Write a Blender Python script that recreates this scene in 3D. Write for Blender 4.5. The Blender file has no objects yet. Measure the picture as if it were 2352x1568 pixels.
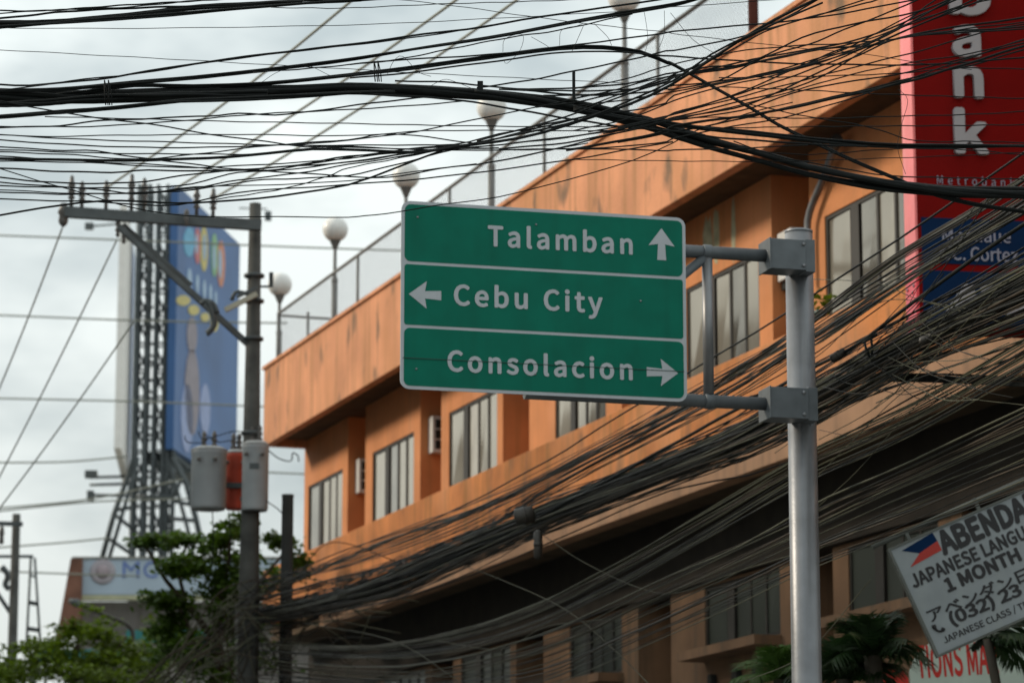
import bpy, bmesh, math, random, re
from mathutils import Vector, Matrix
random.seed(11)
S = bpy.context.scene
COL = S.collection
R = math.radians

# ------------------------------------------------------------------ camera
FPX, W0, H0 = 7200.0, 2352.0, 1568.0          # focal length in pixels of a 2352 x 1568 picture
PITCH = math.atan(1430 / FPX)
CAM = Vector((0, 0, 1.6))
cam = bpy.data.cameras.new('camera')
cam.sensor_width = 36.0
cam.lens = 36.0 * FPX / W0
cam.clip_start, cam.clip_end = 0.5, 3000
cam.dof.use_dof = True
cam.dof.focus_distance = 18.6
cam.dof.aperture_fstop = 3.3
cam.dof.aperture_blades = 7
camo = bpy.data.objects.new('camera', cam)
COL.objects.link(camo)
camo.location = CAM
camo.rotation_euler = (math.pi / 2 + PITCH, 0, 0)
S.camera = camo

# ------------------------------------------------------------------ sky
SUN_DIR = Vector((-0.95, 0.20, 0.0)).normalized() * math.cos(R(27)) + Vector((0, 0, math.sin(R(27))))
world = bpy.data.worlds.new('World')
S.world = world
world.use_nodes = True
nt = world.node_tree
nt.nodes.clear()
def N(t, **kw):
    n = nt.nodes.new(t)
    for k, v in kw.items():
        setattr(n, k, v)
    return n
L = lambda a, b: nt.links.new(a, b)
sky = N('ShaderNodeTexSky', sky_type='NISHITA', sun_disc=False, sun_elevation=R(27),
        sun_rotation=math.atan2(SUN_DIR.x, SUN_DIR.y), air_density=1.2, dust_density=3.0)
tc = N('ShaderNodeTexCoord')
mp = N('ShaderNodeMapping')
mp.inputs['Scale'].default_value = (1, 1, 2.2)
mp.inputs['Location'].default_value = (3.1, 0.4, 1.7)
no1 = N('ShaderNodeTexNoise')
no1.inputs['Scale'].default_value = 5.5
no1.inputs['Detail'].default_value = 5
no1.inputs['Roughness'].default_value = 0.55
rp = N('ShaderNodeValToRGB')
rp.color_ramp.elements[0].position = 0.34
rp.color_ramp.elements[0].color = (6.0, 6.85, 7.0, 1)
rp.color_ramp.elements[1].position = 0.54
rp.color_ramp.elements[1].color = (11.2, 11.9, 11.6, 1)
sep = N('ShaderNodeSeparateXYZ')
grad = N('ShaderNodeMapRange')
grad.inputs['From Min'].default_value = 0.0
grad.inputs['From Max'].default_value = 0.34
grad.inputs['To Min'].default_value = 0.55
grad.inputs['To Max'].default_value = 1.02
mulc = N('ShaderNodeMixRGB', blend_type='MULTIPLY')
mulc.inputs[0].default_value = 1.0
mix = N('ShaderNodeMixRGB')
mix.inputs[0].default_value = 0.88
bg = N('ShaderNodeBackground')
bg.inputs['Strength'].default_value = 0.1
out = N('ShaderNodeOutputWorld')
L(tc.outputs['Generated'], mp.inputs['Vector'])
L(mp.outputs['Vector'], no1.inputs['Vector'])
L(no1.outputs['Fac'], rp.inputs['Fac'])
L(tc.outputs['Generated'], sep.inputs['Vector'])
L(sep.outputs['Z'], grad.inputs['Value'])
L(rp.outputs['Color'], mulc.inputs[1])
L(grad.outputs['Result'], mulc.inputs[2])
L(sky.outputs['Color'], mix.inputs[1])
L(mulc.outputs['Color'], mix.inputs[2])
L(mix.outputs['Color'], bg.inputs['Color'])
L(bg.outputs['Background'], out.inputs['Surface'])

sun = bpy.data.lights.new('sun', 'SUN')
sun.energy = 2.6
sun.angle = R(11)
sun.color = (1.0, 0.86, 0.68)
suno = bpy.data.objects.new('sun', sun)
COL.objects.link(suno)
suno.rotation_euler = SUN_DIR.to_track_quat('Z', 'Y').to_euler()
suno.location = (-30, 10, 40)
S.view_settings.view_transform = 'Standard'
S.view_settings.look = 'None'
S.view_settings.exposure = 0.12
S.view_settings.gamma = 1.0

# ------------------------------------------------------------------ helpers
CP, SP = math.cos(PITCH), math.sin(PITCH)
def ray(px, py):
    x = (px - 1176) / FPX
    y = -(py - 784) / FPX
    return Vector((x, CP - y * SP, y * CP + SP))
def at(px, py, d):                       # the place seen at that pixel, d metres along the view
    return CAM + ray(px, py) * d

MATS = {}
def mat(name, col, rough=0.7, metal=0.0, var=0.15, vs=3.0, bump=0.0, bs=40.0, spec=0.4, streak=0.0,
        streak_col=(0.05, 0.04, 0.03), trans=0.0, patch=0.0, patch_col=(0.3, 0.28, 0.2), mould=0.0):
    if name in MATS:
        return MATS[name]
    m = bpy.data.materials.new(name)
    m.use_nodes = True
    t = m.node_tree
    b = t.nodes['Principled BSDF']
    b.inputs['Roughness'].default_value = rough
    b.inputs['Metallic'].default_value = metal
    b.inputs['Specular IOR Level'].default_value = spec
    co = t.nodes.new('ShaderNodeTexCoord')
    def noise(scale, det=4, sc=(1, 1, 1)):
        mp = t.nodes.new('ShaderNodeMapping')
        mp.inputs['Scale'].default_value = sc
        n = t.nodes.new('ShaderNodeTexNoise')
        n.inputs['Scale'].default_value = scale
        n.inputs['Detail'].default_value = det
        t.links.new(co.outputs['Object'], mp.inputs['Vector'])
        t.links.new(mp.outputs['Vector'], n.inputs['Vector'])
        return n
    def ramp(n, a, b_, ca, cb):
        r = t.nodes.new('ShaderNodeValToRGB')
        r.color_ramp.elements[0].position = a
        r.color_ramp.elements[1].position = b_
        r.color_ramp.elements[0].color = ca
        r.color_ramp.elements[1].color = cb
        t.links.new(n.outputs['Fac'], r.inputs['Fac'])
        return r.outputs['Color']
    n = noise(vs, 6)
    lo = [max(0, c * (1 - var)) for c in col] + [1]
    hi = [min(1, c * (1 + var)) for c in col] + [1]
    cur = ramp(n, 0.3, 0.7, lo, hi)
    def over(cur, fac, c2):
        mx = t.nodes.new('ShaderNodeMixRGB')
        t.links.new(fac, mx.inputs[0])
        t.links.new(cur, mx.inputs[1])
        mx.inputs[2].default_value = list(c2) + [1]
        return mx.outputs['Color']
    if streak:
        n2 = noise(1.0, 8, (6.0, 6.0, 0.30))
        f = ramp(n2, 0.50, 0.74, (0, 0, 0, 1), (streak, streak, streak, 1))
        cur = over(cur, f, streak_col)
    if patch:
        n3 = noise(0.55, 8, (1.0, 1.0, 0.6))
        f = ramp(n3, 0.53, 0.66, (0, 0, 0, 1), (patch, patch, patch, 1))
        cur = over(cur, f, patch_col)
    if mould:
        n4 = noise(2.6, 9, (1.0, 1.0, 0.45))
        f = ramp(n4, 0.575, 0.70, (0, 0, 0, 1), (mould, mould, mould, 1))
        cur = over(cur, f, (0.11, 0.085, 0.055))
    t.links.new(cur, b.inputs['Base Color'])
    if bump:
        nb = noise(bs, 4)
        bp = t.nodes.new('ShaderNodeBump')
        bp.inputs['Strength'].default_value = bump
        bp.inputs['Distance'].default_value = 0.02
        t.links.new(nb.outputs['Fac'], bp.inputs['Height'])
        t.links.new(bp.outputs['Normal'], b.inputs['Normal'])
    if trans:
        tr = t.nodes.new('ShaderNodeBsdfTranslucent')
        t.links.new(cur, tr.inputs['Color'])
        ms = t.nodes.new('ShaderNodeMixShader')
        ms.inputs[0].default_value = trans
        t.links.new(b.outputs[0], ms.inputs[1])
        t.links.new(tr.outputs[0], ms.inputs[2])
        t.links.new(ms.outputs[0], t.nodes['Material Output'].inputs['Surface'])
    MATS[name] = m
    return m

M4 = {}                                   # world matrix of each thing, and of its parts
class MB:
    def __init__(self):
        self.bm = bmesh.new()
    def face(self, pts):
        try:
            return self.bm.faces.new([self.bm.verts.new(p) for p in pts])
        except ValueError:
            return None
    def box(self, a, b, m=None):
        (x0, y0, z0), (x1, y1, z1) = a, b
        c = [Vector(p) for p in ((x0, y0, z0), (x1, y0, z0), (x1, y1, z0), (x0, y1, z0),
                                 (x0, y0, z1), (x1, y0, z1), (x1, y1, z1), (x0, y1, z1))]
        if m is not None:
            c = [m @ p for p in c]
        v = [self.bm.verts.new(p) for p in c]
        for f in ((0, 3, 2, 1), (4, 5, 6, 7), (0, 1, 5, 4), (1, 2, 6, 5), (2, 3, 7, 6), (3, 0, 4, 7)):
            self.bm.faces.new([v[i] for i in f])
        return self
    def tube(self, pts, r, n=8, cap=True, smooth=True):
        pts = [Vector(p) for p in pts]
        rs = r if isinstance(r, (list, tuple)) else [r] * len(pts)
        rings, up = [], None
        for i, p in enumerate(pts):
            d = (pts[min(i + 1, len(pts) - 1)] - pts[max(i - 1, 0)])
            d = d.normalized() if d.length > 1e-9 else Vector((0, 0, 1))
            if up is None:
                up = Vector((0, 0, 1)) if abs(d.z) < 0.9 else Vector((1, 0, 0))
            s = d.cross(up).normalized()
            up = s.cross(d).normalized()
            rings.append([self.bm.verts.new(p + (s * math.cos(2 * math.pi * k / n) + up * math.sin(2 * math.pi * k / n)) * rs[i]) for k in range(n)])
        for a, b in zip(rings, rings[1:]):
            for k in range(n):
                f = self.bm.faces.new((a[k], a[(k + 1) % n], b[(k + 1) % n], b[k]))
                f.smooth = smooth
        if cap:
            self.bm.faces.new(rings[0][::-1])
            self.bm.faces.new(rings[-1])
        return self
    def lathe(self, prof, base, n=20, axis=None):
        rot = Matrix.Identity(3) if axis is None else Vector((0, 0, 1)).rotation_difference(Vector(axis)).to_matrix()
        rings = []
        for r, z in prof:
            rings.append([self.bm.verts.new(Vector(base) + rot @ Vector((max(r, 1e-4) * math.cos(2 * math.pi * k / n), max(r, 1e-4) * math.sin(2 * math.pi * k / n), z))) for k in range(n)])
        for a, b in zip(rings, rings[1:]):
            for k in range(n):
                self.bm.faces.new((a[k], a[(k + 1) % n], b[(k + 1) % n], b[k])).smooth = True
        self.bm.faces.new(rings[0][::-1])
        self.bm.faces.new(rings[-1])
        return self
    def slab(self, poly, m, t=0.004):      # a flat outline (list of 2D points) given thickness t along local -Y
        top = [self.bm.verts.new(m @ Vector((x, -t, z))) for x, z in poly]
        bot = [self.bm.verts.new(m @ Vector((x, 0, z))) for x, z in poly]
        k = len(poly)
        self.bm.faces.new(top)
        self.bm.faces.new(bot[::-1])
        for i in range(k):
            self.bm.faces.new((top[i], bot[i], bot[(i + 1) % k], top[(i + 1) % k]))
        return self
    def build(self, name, m, parent=None, world=True, fix=True, bevel=0.0):
        if fix:
            bmesh.ops.recalc_face_normals(self.bm, faces=self.bm.faces)
        if parent is not None and world:
            self.bm.transform(M4[parent.name].inverted())
        me = bpy.data.meshes.new(name)
        self.bm.to_mesh(me)
        self.bm.free()
        me.materials.append(m)
        o = bpy.data.objects.new(name, me)
        COL.objects.link(o)
        if parent is not None:
            o.parent = parent
            M4[o.name] = M4[parent.name]
        else:
            M4[o.name] = Matrix.Identity(4)
        if bevel:
            bv = o.modifiers.new('bevel', 'BEVEL')
            bv.width = bevel
            bv.segments = 2
            bv.limit_method = 'ANGLE'
        return o
def tag(o, label, cat, group=None):
    o['label'] = label
    o['category'] = cat
    if group:
        o['group'] = group
    return o
def structure(o):
    o['kind'] = 'structure'
    return o
def thing(name, label, cat, loc, rz=0.0, group=None):
    o = bpy.data.objects.new(name, None)
    COL.objects.link(o)
    o.empty_display_size = 0.2
    o.location = loc
    o.rotation_euler = (0, 0, rz)
    M4[o.name] = Matrix.Translation(Vector(loc)) @ Matrix.Rotation(rz, 4, 'Z')
    return tag(o, label, cat, group)
def copy_tree(o, parent=None):
    c = o.copy()
    COL.objects.link(c)
    if parent is not None:
        c.parent = parent
    for ch in [x for x in o.children]:
        copy_tree(ch, c)
    return c
def stock_font(name):                      # Blender's own bundled fonts; its built-in one if they are absent
    import os
    p = os.path.join(bpy.utils.resource_path('LOCAL'), 'datafiles', 'fonts', name)
    try:
        return bpy.data.fonts.load(p)
    except Exception:
        return None
HUMANIST = stock_font('Noto Sans CJK Regular.woff2')
GROTESK = stock_font('Inter.woff2')
_cap = {}
def text_bm(body, width=None, cap=0.1, bold=0.0, spacing=1.0, shear=0.0, thick=0.003, font=None):
    """lettering as geometry: x to the right from 0, z up from the baseline, thickness towards -Y"""
    def mesh_of(s, ext):
        cu = bpy.data.curves.new('text', 'FONT')
        cu.body = s
        if font is not None:
            cu.font = font
        cu.size = 1.0
        cu.space_character = spacing
        cu.shear = shear
        cu.extrude = ext
        cu.resolution_u = 4
        ob = bpy.data.objects.new('text', cu)
        me = ob.to_mesh()
        bm = bmesh.new()
        bm.from_mesh(me)
        ob.to_mesh_clear()
        bpy.data.objects.remove(ob)
        bpy.data.curves.remove(cu)
        return bm
    key = font.name if font else ''
    if key not in _cap:
        b = mesh_of('H', 0)
        _cap[key] = (max(v.co.y for v in b.verts), min(v.co.y for v in b.verts))
        b.free()
    hi, lo = _cap[key]
    s = cap / (hi - lo)
    bm = mesh_of(body, 0.5)
    xs = [v.co.x for v in bm.verts]
    x0, x1 = min(xs), max(xs)
    sx = s if width is None else width / (x1 - x0)
    for v in bm.verts:
        v.co = Vector(((v.co.x - x0) * sx, -(v.co.z + 0.5) * thick, (v.co.y - lo) * s))
    if bold:                               # heavier strokes: shifted copies, each a hair thicker than the last
        base = bpy.data.meshes.new('stroke')
        bm.to_mesh(base)
        nc = 8
        for i in range(nc):
            a_ = 2 * math.pi * i / nc
            k0 = len(bm.verts)
            bm.from_mesh(base)
            bm.verts.ensure_lookup_table()
            for v in bm.verts[k0:]:
                v.co = Vector((v.co.x + math.cos(a_) * bold * sx, v.co.y - 0.0002 * (i + 1), v.co.z + math.sin(a_) * bold * s))
        bpy.data.meshes.remove(base)
    return bm
def text(name, body, m, parent, mt, **kw):
    mb = MB()
    mb.bm.free()
    mb.bm = text_bm(body, **kw)
    mb.bm.transform(m)
    return mb.build(name, mt, parent, fix=False)
def spline(pts, n):
    """Catmull-Rom through pts"""
    P = [Vector(p) for p in pts]
    P = [P[0] * 2 - P[1]] + P + [P[-1] * 2 - P[-2]]
    seg = len(P) - 3
    lens = [(P[i + 2] - P[i + 1]).length for i in range(seg)]
    tot = sum(lens) or 1
    res = []
    for i in range(seg):
        k = max(2, round(n * lens[i] / tot))
        p0, p1, p2, p3 = P[i:i + 4]
        for j in range(k):
            t = j / k
            res.append(0.5 * ((2 * p1) + (p2 - p0) * t + (2 * p0 - 5 * p1 + 4 * p2 - p3) * t * t + (3 * p1 - p0 - 3 * p2 + p3) * t ** 3))
    res.append(P[-2])
    return res

# ------------------------------------------------------------------ materials
ORANGE = mat('orange_paint', (0.56, 0.215, 0.078), 0.8, var=0.18, vs=1.0, bump=0.25, bs=25, streak=0.42, streak_col=(0.30, 0.15, 0.05), patch=0.35, patch_col=(0.62, 0.29, 0.16))
PEACH = mat('weathered_parapet_paint', (0.60, 0.265, 0.135), 0.85, var=0.2, vs=0.9, bump=0.3, bs=25, streak=0.95, streak_col=(0.34, 0.17, 0.07), patch=0.7, patch_col=(0.47, 0.21, 0.085), mould=0.8)
BANDM = mat('stained_band_paint', (0.54, 0.195, 0.058), 0.85, var=0.3, vs=1.2, bump=0.3, bs=25, streak=0.95, streak_col=(0.27, 0.13, 0.035), patch=0.55, patch_col=(0.58, 0.27, 0.13), mould=0.5)
SOFFIT = mat('dirty_soffit', (0.085, 0.055, 0.03), 0.95, var=0.3)  # one dark brown for every underside
LOWERW = mat('shaded_brown_wall', (0.185, 0.105, 0.058), 0.9, var=0.3, vs=1.2, bump=0.2, streak=0.7, streak_col=(0.08, 0.06, 0.04))  # beige darkened: the lower storey's shade is put into the colour
BEIGE = mat('beige_concrete', (0.38, 0.215, 0.125), 0.9, var=0.18, vs=1.5, bump=0.2, streak=0.5, streak_col=(0.14, 0.10, 0.07))
FRAME = mat('dark_window_frame', (0.025, 0.022, 0.018), 0.5, var=0.3)
GLASS = mat('reflective_window_glass', (0.40, 0.36, 0.29), 0.08, metal=0.62, var=0.12, vs=0.8)
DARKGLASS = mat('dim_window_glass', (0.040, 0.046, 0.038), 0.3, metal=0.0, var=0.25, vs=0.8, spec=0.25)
GLASS_B = mat('window_glass_with_curtain', (0.46, 0.42, 0.35), 0.14, metal=0.45, var=0.12, vs=2.5)
GLASS_C = mat('dim_reflective_glass', (0.27, 0.25, 0.21), 0.06, metal=0.68, var=0.2, vs=1.2)
DARK = mat('dark_interior', (0.02, 0.02, 0.018), 0.9)
CONC = mat('grey_concrete', (0.24, 0.24, 0.22), 0.95, var=0.2)
ASPH = mat('asphalt', (0.05, 0.05, 0.05), 0.9, var=0.2, vs=8)
GALV = mat('galvanised_steel', (0.20, 0.21, 0.225), 0.42, metal=0.5, var=0.25, vs=3, bump=0.06, streak=0.6, streak_col=(0.12, 0.105, 0.09))
STEEL = mat('dull_grey_steel', (0.075, 0.088, 0.092), 0.6, metal=0.2, var=0.25, vs=4)
POLEM = mat('weathered_pole', (0.055, 0.057, 0.053), 0.9, var=0.3, vs=4, streak=0.4)
TANKM = mat('grey_tank_paint', (0.29, 0.315, 0.33), 0.5, var=0.1, vs=3, streak=0.3, streak_col=(0.22, 0.2, 0.17))
OLIVE = mat('olive_dusty_cable', (0.065, 0.066, 0.042), 0.5, var=0.4, vs=2.5, spec=0.25)  # olive tone over the whole cable
BROWNC = mat('brown_dusty_cable', (0.040, 0.030, 0.020), 0.55, var=0.4, vs=2.5, spec=0.2)  # brown tone over the whole cable
CABLE = mat('black_cable_sheath', (0.008, 0.010, 0.010), 0.6, var=0.3, vs=6, spec=0.15)
DULLCABLE = mat('dusty_cable_sheath', (0.011, 0.0115, 0.0095), 0.5, var=0.5, vs=2.5, spec=0.22)
ALUCABLE = mat('bare_aluminium_line', (0.22, 0.23, 0.19), 0.6, var=0.1)
WHITEP = mat('white_globe', (0.74, 0.74, 0.72), 0.35, var=0.08, vs=5, streak=0.2, streak_col=(0.4, 0.38, 0.33))
LAMPPOST = mat('grey_lamp_post', (0.15, 0.15, 0.145), 0.6, var=0.2, streak=0.4)
GREEN = mat('green_sign_sheeting', (0.0, 0.122, 0.080), 0.5, var=0.10, vs=4, spec=0.12, streak=0.35, streak_col=(0.004, 0.07, 0.045))
LETTER = mat('white_sign_sheeting', (0.36, 0.385, 0.41), 0.4, var=0.05, vs=9)
BOX = mat('bracket_steel', (0.10, 0.113, 0.123), 0.55, metal=0.25, var=0.15, vs=8)

# ------------------------------------------------------------------ ground
def sheet(name, poly, z, m):
    mb = MB()
    mb.face([(x, y, z) for x, y in poly])
    return structure(mb.build(name, m))
E_ = Vector((0.33032503, -0.94386725, 0))      # along the facade towards the camera
I_ = Vector((0.94386725, 0.33032503, 0))       # into the facade
P0 = Vector((-3.945, 58.947, 0))
def FL(u, y, z=0.0):
    return P0 + E_ * u + I_ * y + Vector((0, 0, z))
sheet('ground', [(-900, -300), (900, -300), (900, 1500), (-900, 1500)], 0, CONC)
sheet('road', [(p.x, p.y) for p in (FL(-400, -16), FL(120, -16), FL(120, -5), FL(-400, -5))], 0.004, ASPH)
mb = MB()
FM = Matrix.Translation(P0) @ Matrix.Rotation(math.atan2(E_.y, E_.x), 4, 'Z')
mb.box((-200, -4.8, 0.0), (100, -0.1, 0.14), FM)
structure(mb.build('pavement', CONC))

# unseen block added across the street to shade the lower storeys opposite
OB = thing('grey_building', 'plain grey building added out of view across the street to shade lower storeys', 'building', FL(-10, -20.5), math.atan2(E_.y, E_.x))
mb = MB(); mb.box((0, -9, 0), (29, 0, 19.5)); mb.build('wall', CONC, OB, world=False)
for fl_ in range(5):
    for k_ in range(9):
        mb = MB(); mb.box((1.2 + k_ * 3.1, -0.02, 1.4 + fl_ * 3.6), (3.0 + k_ * 3.1, 0.03, 3.2 + fl_ * 3.6)); mb.build('window', FRAME, OB, world=False)

OB2 = thing('grey_building', 'plain grey building added out of view for its roof line reflecting in upper windows', 'building', FL(-56, -20.5), math.atan2(E_.y, E_.x))  # second unseen block, added for its reflection in the window panes
mb = MB(); mb.box((0, -9, 0), (22, 0, 18.6)); mb.build('wall', CONC, OB2, world=False)
mb = MB(); mb.box((22.01, -9, 0), (43, -0.3, 19.6)); mb.build('wall', ASPH, OB2, world=False)
for x_ in (3, 9, 15, 26, 33):
    mb = MB(); mb.box((x_, -4, 18.5), (x_ + 2.2, -1.5, 20.6)); mb.build('added_roof_tank', FRAME, OB2, world=False)

# ------------------------------------------------------------------ the orange building
B = thing('orange_building', 'long orange three storey building with a stained parapet behind the green road sign', 'building', P0, math.atan2(E_.y, E_.x))
assert (M4[B.name] @ Vector((1, 0, 0)) - FL(1, 0)).length < 1e-4
def bpart(name, mt, boxes, parent=None, bevel=0.0):
    m = MB()
    for a, b in boxes:
        m.box(a, b)
    return m.build(name, mt, parent or B, world=False, bevel=bevel)
UEND = 36.0
BAYS = [(0.29, 2.6), (4.49, 6.91), (8.82, 11.24), (13.88, 15.98), (18.99, 21.4), (23.38, 25.72), (28.2, 30.6), (32.6, 35.0)]
NICHES = [(2.94, 4.04), (7.27, 8.41), (11.51, 12.74), (16.6, 17.8), (21.81, 22.95), (26.3, 27.5), (31.0, 32.2)]
edges = [0.0] + [v for n in NICHES for v in n] + [UEND]
segs = list(zip(edges[0::2], edges[1::2]))
def window(u0, u1, z0, z1, gl, y=0.0, fr=0.05):
    w = u1 - u0
    bars = [0.0, 0.285 * w, 0.40 * w, 0.60 * w, 0.80 * w, w]
    wf = bpart('window', FRAME, [((u0, y + 0.015, z0), (u1, y + 0.05, z0 + fr)), ((u0, y + 0.015, z1 - fr), (u1, y + 0.05, z1)),
                                ((u0, y + 0.015, z0 + fr), (u0 + fr, y + 0.05, z1 - fr)), ((u1 - fr, y + 0.015, z0 + fr), (u1, y + 0.05, z1 - fr)),
                                ((u0 + bars[1] + .03, y + 0.012, z0 + fr), (u0 + bars[2] - 0.02, y + 0.06, z1 - fr)),
                                ((u0 + bars[3] - .03, y + 0.02, z0 + fr), (u0 + bars[3] + .025, y + 0.045, z1 - fr)),
                                ((u0 + bars[4] - .03, y + 0.02, z0 + fr), (u0 + bars[4] + .025, y + 0.045, z1 - fr))])
    for a, b in ((0.0, bars[1]), (bars[2], bars[3]), (bars[3], bars[4]), (bars[4], w)):
        j = random.uniform(-0.006, 0.006)
        m = MB()
        c = 0.036
        m.face([(u0 + a + .02, y + c + j, z0 + .02), (u0 + b - .02, y + c - j, z0 + .02), (u0 + b - .02, y + c - j + random.uniform(-.008, .008), z1 - .02), (u0 + a + .02, y + c + j, z1 - .02)])
        m.build('pane', gl if gl is not GLASS else random.choice((GLASS, GLASS, GLASS_B, GLASS_C)), wf, world=False, fix=False)
    return wf
def wall_run(z0, z1, wz0, wz1, wm, gl, nd=1.0, y=0.0):
    for (a, b), (w0, w1) in zip(segs, BAYS):
        bpart('wall', wm, [((a, y, z0), (w0, nd, z1)), ((w1, y, z0), (b, nd, z1)), ((w0, y, z0), (w1, nd, wz0)), ((w0, y, wz1), (w1, nd, z1))])
        bpart('room_back', DARK, [((w0, 0.6, wz0), (w1, 0.62, wz1))])
        window(w0, w1, wz0, wz1, gl, y)
    for a, b in NICHES:
        bpart('niche_wall', wm, [((a, nd - 0.08, z0), (b, nd, z1))])
wall_run(8.1, 11.52, 9.0, 10.46, ORANGE, GLASS)
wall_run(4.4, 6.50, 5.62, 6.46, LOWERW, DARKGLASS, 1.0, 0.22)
bpart('dark_lintel_shade', mat('dark_brown_lintel_shade', (0.022, 0.017, 0.012), 0.9, var=0.3), [((0.0, 0.12, 6.51), (UEND, 1.0, 7.60))])  # wall above the windows, canopy shade painted in as dark brown
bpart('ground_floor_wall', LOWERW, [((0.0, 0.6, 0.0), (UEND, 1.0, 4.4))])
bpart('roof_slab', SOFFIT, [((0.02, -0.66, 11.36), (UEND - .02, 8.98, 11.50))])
bpart('parapet', PEACH, [((0.0, -0.82, 11.22), (UEND, -0.66, 12.70)), ((0.0, -0.66, 11.22), (0.16, 9.0, 12.70))], bevel=0.015)
bpart('parapet_cap', PEACH, [((-0.03, -0.86, 12.70), (UEND, -0.60, 12.76))])
bpart('spandrel_band', BANDM, [((0.0, -0.80, 7.86), (UEND, -0.64, 8.85)), ((0.0, -0.64, 7.86), (0.16, 0.0, 8.85))], bevel=0.012)
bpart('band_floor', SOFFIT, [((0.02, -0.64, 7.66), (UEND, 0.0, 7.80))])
bpart('fascia_beam', BEIGE, [((4.2, -0.86, 7.36), (UEND, -0.62, 7.83))], bevel=0.012)
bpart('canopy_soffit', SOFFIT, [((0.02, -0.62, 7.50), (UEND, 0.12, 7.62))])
bpart('side_wall', ORANGE, [((0.0, 1.0, 0.0), (0.3, 9.0, 11.3))])
bpart('back_wall', CONC, [((0.3, 8.7, 0.0), (UEND, 9.0, 11.3))])
for w0, w1 in BAYS:
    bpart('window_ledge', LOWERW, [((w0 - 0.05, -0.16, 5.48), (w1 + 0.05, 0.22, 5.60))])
# shop lettering on the wall under a ledge
for i, (ch, u) in enumerate((('I', 19.3), ('A', 19.9), ('L', 20.75))):
    text('lettering', ch, FM @ Matrix.Translation((u, 0.20, 4.75)), B, DARK, cap=0.52, bold=0.03, thick=0.08)
# peeled paint on the pier above the road sign arm
# ------------------------------------------------------------------ air conditioners in the niches
ACM = mat('off_white_air_conditioner', (0.60, 0.60, 0.58), 0.5, var=0.06, vs=6, streak=0.25, streak_col=(0.3, 0.28, 0.22))
def window_ac(u, z, label, w=0.62, h=0.46, dep=0.24, y0=0.14):
    t = thing('air_conditioner', label, 'air conditioner', FL(u, y0, z), math.atan2(E_.y, E_.x), 'air conditioners in the niches')
    m = MB(); m.box((0, 0, 0), (dep, w, h)); m.build('casing', ACM, t, world=False, bevel=0.01)
    for k in range(3):
        for j in range(2):
            g = MB()
            g.box((dep - 0.004, 0.05 + j * (w - .08) / 2, 0.06 + k * (h - .09) / 3), (dep + 0.012, 0.05 + j * (w - .08) / 2 + (w - .16) / 2, 0.06 + k * (h - .09) / 3 + (h - .18) / 3))
            g.build('grille', DARK, t, world=False)
    return t
window_ac(2.94, 9.95, 'small air conditioner in the niche beside the far left window', h=0.62)
window_ac(7.27, 10.02, 'small air conditioner in the niche just left of the sign bottom edge', h=0.62)
def split_unit(u, y, z, label):
    t = thing('air_conditioner_unit', label, 'air conditioner', FL(u, y, z), math.atan2(E_.y, E_.x))
    m = MB(); m.box((0, 0, 0), (0.42, 0.72, 0.62)); m.build('casing', ACM, t, world=False, bevel=0.015)
    for k in range(2):
        g = MB(); g.lathe([(0.01, -0.02), (0.20, -0.02), (0.22, 0.0), (0.22, 0.02), (0.01, 0.02)], (0.425, 0.36, 0.17 + 0.3 * k), 16, (1, 0, 0))
        g.build('fan_grille', STEEL, t, world=False)
    g = MB(); g.box((0.0, 0.05, -0.10), (0.42, 0.09, 0)); g.box((0.0, 0.6, -0.10), (0.42, 0.64, 0)); g.build('bracket', DARK, t, world=False)
    return t
split_unit(21.95, 0.12, 9.45, 'white outdoor air conditioner unit low in the niche behind the steel sign post')
split_unit(21.84, 0.06, 9.97, 'white outdoor air conditioner unit behind the top of the steel sign post')

# ------------------------------------------------------------------ roof fence, lamps
F = thing('roof_fence', 'chain link fence with a pipe top rail along the orange roof edge', 'fence', FL(-0.42, -0.45, 12.70), math.atan2(E_.y, E_.x))
m = MB(); m.tube([(0, 0, 1.2), (22.6, 0, 1.2)], 0.03, 8); m.build('top_rail', LAMPPOST, F, world=False)
m = MB(); m.tube([(0, 0, 1.17), (0, 5.5, 1.17)], 0.025, 8); m.build('return_rail', LAMPPOST, F, world=False)
for u, y in ((0.0, 0), (0.35, 0.5), (5.4, 0), (10.6, 0), (15.1, 0), (19.6, 0), (0, 5.5)):
    m = MB(); m.tube([(u, y, -0.3), (u, y, 1.2)], 0.028, 8); m.build('post', LAMPPOST, F, world=False)
m = MB()
H = 1.17
sp = 0.085
for k in range(int((22.6 + H) / sp)):
    for s in (1, -1):
        x0 = k * sp - (H if s > 0 else 0)
        x1 = x0 + s * H if s > 0 else x0 - H
        za, zb = 0.0, H
        if s > 0:
            if x0 < 0: za, x0 = -x0, 0.0
            if x1 > 22.6: zb, x1 = H - (x1 - 22.6), 22.6
        else:
            if x1 < 0: zb, x1 = H + x1, 0.0
            if x0 > 22.6: za, x0 = x0 - 22.6, 22.6
        if zb - za > 0.05:
            m.tube([(x0, 0.004 * s, za), (x1, 0.004 * s, zb)], 0.0024, 3, cap=False)
o = m.build('chain_link', GALV, F, world=False, fix=False)
o['kind'] = 'stuff'

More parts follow.
